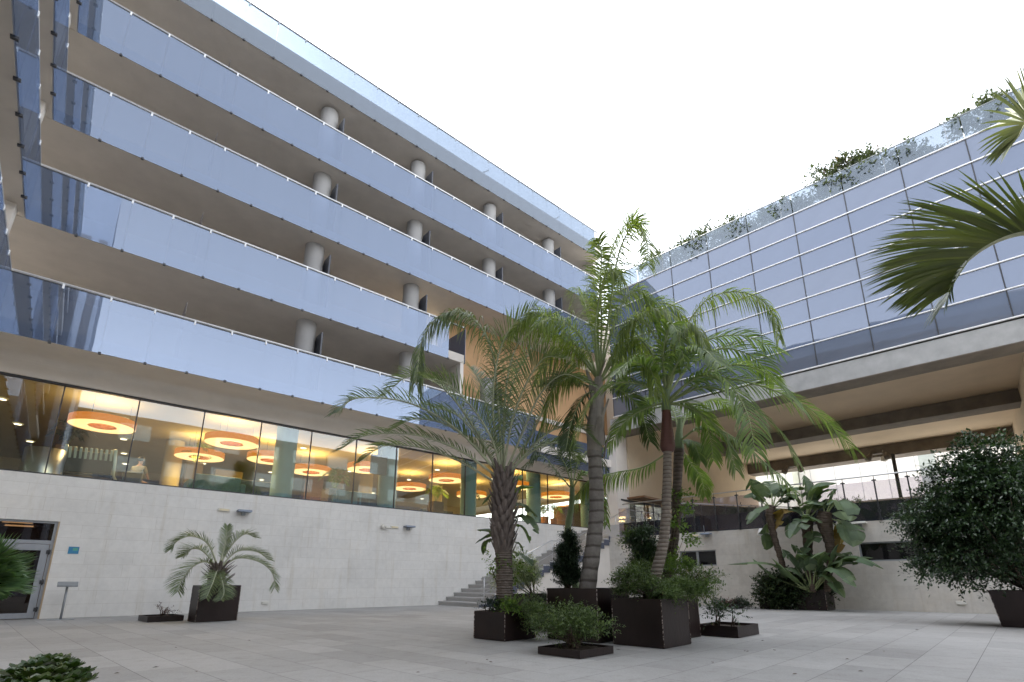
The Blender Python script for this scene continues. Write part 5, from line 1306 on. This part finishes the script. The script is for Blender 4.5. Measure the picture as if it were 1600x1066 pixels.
# banana leaves around the fibrous palm
org = PB(7.25, 7.1, .44); DB_ = org.xy.length+.25
o = thing('banana_plant', 'broad leaved plant climbing behind the fibrous palm trunk with notched leaves', 'plant', org, 0)
trunk(o, org, [org, at(795, 880, DB_), at(797, 800, DB_)], [.035, .03, .03], 'trunk_dark', name='stem')
for i, (a, b_, c_, w, dd, mt) in enumerate([((797,840),(770,830),(745,828),.10,-.2,LBn),((797,845),(770,835),(742,850),.10,-.1,LBn),((797,850),(765,845),(755,868),.09,.1,LBn),((797,800),(808,768),(835,762),.16,.2,LL),((797,800),(812,790),(840,808),.17,-.1,LBn),
   ((797,790),(805,750),(815,745),.13,.3,LL),((797,810),(820,808),(842,835),.13,-.3,LBn),((797,820),(815,825),(828,850),.12,-.1,LL),((797,780),(790,765),(770,745),.13,.2,LBn),((797,775),(775,770),(752,790),.10,.1,LBn),((797,860),(818,870),(832,885),.10,-.3,LBn),((797,845),(810,850),(818,865),.08,0,LBn)]):
    paddle(o, org, at(*a, DB_), at(*b_, DB_+dd*.5), at(*c_, DB_+dd), w, 500+i, mt, stalk=.35)
for x, y_ in ((770,880),(778,900),(800,905),(806,880)): bush(o, org, at(x, y_, DB_-.5), .10, .10, .10, 60, .06, 'leaf_light', clumps=5, twigs=2, seed=x, root=org, lw=.6, name='vine_leaves')

# ------------------------------------------------------------ roof garden and terrace plants
rg = [(1010,410,.4),(1045,398,.7),(1075,388,.5),(1110,362,1.0),(1140,352,.9),(1170,345,.6),(1215,318,.9),(1245,310,.7),(1300,275,1.0),(1330,262,1.3),(1360,252,1.1),(1405,245,.6),(1430,240,.4),(1535,178,1.2),(1570,172,1.0)]
for i, (x, y_, r) in enumerate(rg):
    r_ = ray(x, y_); cdir = PB(1, 0); kk = 25.9/(r_.x*cdir.x+r_.y*cdir.y); p = Vector((r_.x*kk, r_.y*kk, CAMH+r_.z*kk))
    root = Vector((p.x, p.y, zl[7]-.1)); r2 = max(.35, (p.z+r*.25-root.z)*.55)
    cpt = Vector((p.x, p.y, root.z+r2))
    o = thing('roof_shrub', 'roof edge shrub on the glass wing, '+['at its far left end','second from the left end','third from the left end','first of the tall clump in the middle left','second of the tall clump in the middle left','third of the middle left clump','left one below the tall flowering clump','right one below the tall flowering clump','left in the flowering clump','middle of the flowering clump','right in the flowering clump','small one right of the flowering clump','smallest, right of the flowering clump','left one near the right edge','right one near the right edge'][i], 'shrub', root, 0, 'roof garden shrubs')
    bush(o, root, cpt, .6+.4*r, .4, r2, int(520+800*r), .13, 'leaf_roof', clumps=8, twigs=9, seed=600+i, root=root, lw=.55)
    if i in (8, 9, 10): bush(o, root, cpt+Vector((0, 0, r2*.75)), .5, .3, .25, 60, .12, 'leaf_purple', clumps=4, twigs=3, seed=650+i, root=root, name='blossom')
pr0 = PB(22.95, 4.3, 3.85)
o = thing('trailing_plant', 'low trailing green plants behind the balustrade foot on the terrace edge', 'plant', pr0, 0)
for i, (x, y_) in enumerate(((1300,794),(1315,791),(1330,790),(1342,789),(1288,796))): bush(o, pr0, at(x, y_, 23.6), .40, .2, .11, 260, .07, 'leaf_shrub', clumps=6, twigs=3, seed=700+i, root=at(x, y_+2, 23.6))
pr0 = PB(24.2, 11.0, 3.85)
o = thing('trailing_plant', 'low green plants on the terrace left of the banana plants behind the glass', 'plant', pr0, 0)
for i, (x, y_) in enumerate(((1150,803),(1165,801),(1180,802))): bush(o, pr0, at(x, y_, 25.6), .40, .2, .15, 260, .08, 'leaf_cone', clumps=6, twigs=3, seed=710+i, root=pr0)

# ------------------------------------------------------------ lobby plants
def lobbyplant(lab, x, y_, T, h, pot, leaves, mat='leaf_light', wpot=.3):
    b = lob(x, y_, T); b.z = 3.86; o = thing('potted_palm', lab, 'plant', b+Vector((0, 0, h)), 0, 'potted plants in the lobby')
    pt = thing('plant_pot', 'pot under the '+' '.join(lab.split()[:12]), 'pot', b, AA, 'pots in the lobby')
    mb = MB(); mb.box(-wpot, wpot, -wpot, wpot, 0, h) if pot == 'pot' else mb.lathe([(0, 0), (wpot*.8, 0), (wpot, h), (wpot*.9, h), (0, h-.03)], seg=20); mb.build('pot_body', M[pot], pt, .01)
    O = b+Vector((0, 0, h)); q = random.Random(int(x))
    for kk in range(leaves):
        a = kk*2.399+q.uniform(-.3, .3); l = q.uniform(.55, .85); up = q.uniform(.5, 1.0)
        tip = O+Vector((math.cos(a)*l, math.sin(a)*l, up*.55)); md = O+Vector((math.cos(a)*l*.45, math.sin(a)*l*.45, up*.9))
        frond(o, [O, md, tip], O, .28, mat=mat, n=22, w=.012, rise=.2, droop=.5, r0=.010)
lobbyplant('light green palm in a square brown pot right of the first blue column', 522, 783, 21.6, .95, 'pot', 9, 'leaf_light', .42)
lobbyplant('green palm in the lobby right of the second blue column', 680, 800, 22.0, 1.0, 'pot', 9, 'leaf_kentia', .3)
lobbyplant('dark palm in the lobby behind the fibrous palm trunk', 735, 806, 22.4, 1.0, 'terracotta', 8, 'leaf_dark', .25)
lobbyplant('bright palm in a terracotta pot near the lobby glass left of the thin young palm', 850, 822, 21.4, .75, 'terracotta', 9, 'leaf_light', .3)
lobbyplant('short bright plant in a terracotta pot beside the thin young palm', 866, 824, 21.4, .72, 'terracotta', 6, 'leaf_light', .24)
lobbyplant('dark palm deep in the lobby behind the second ring lamp', 300, 745, 24.6, 1.9, 'pot', 9, 'leaf_kentia', .3)
lobbyplant('dark palm deep in the lobby behind the first ring lamp', 100, 715, 25.0, 2.0, 'pot', 9, 'leaf_dark', .3)
# fallen leaves and grit on the paving
q = random.Random(77)
for i in range(26):
    x = q.uniform(150, 1450); y_ = q.uniform(975, 1055); p = atz(x, y_, .006); lb = LB()
    d = Vector((math.cos(i), math.sin(i), 0)); lb.blade(Vector((0, 0, .001)), d, (Zv+Vector((.1*math.sin(i*3), .1, 0))).normalized(), .05+.03*q.random(), .014, .5)
    f_ = lb.build('fallen_leaf', M['leaf_purple'], None); f_.location = p; tag(f_, 'small dry brown leaf lying on the stone paving', 'leaf', 'fallen leaves on the paving')
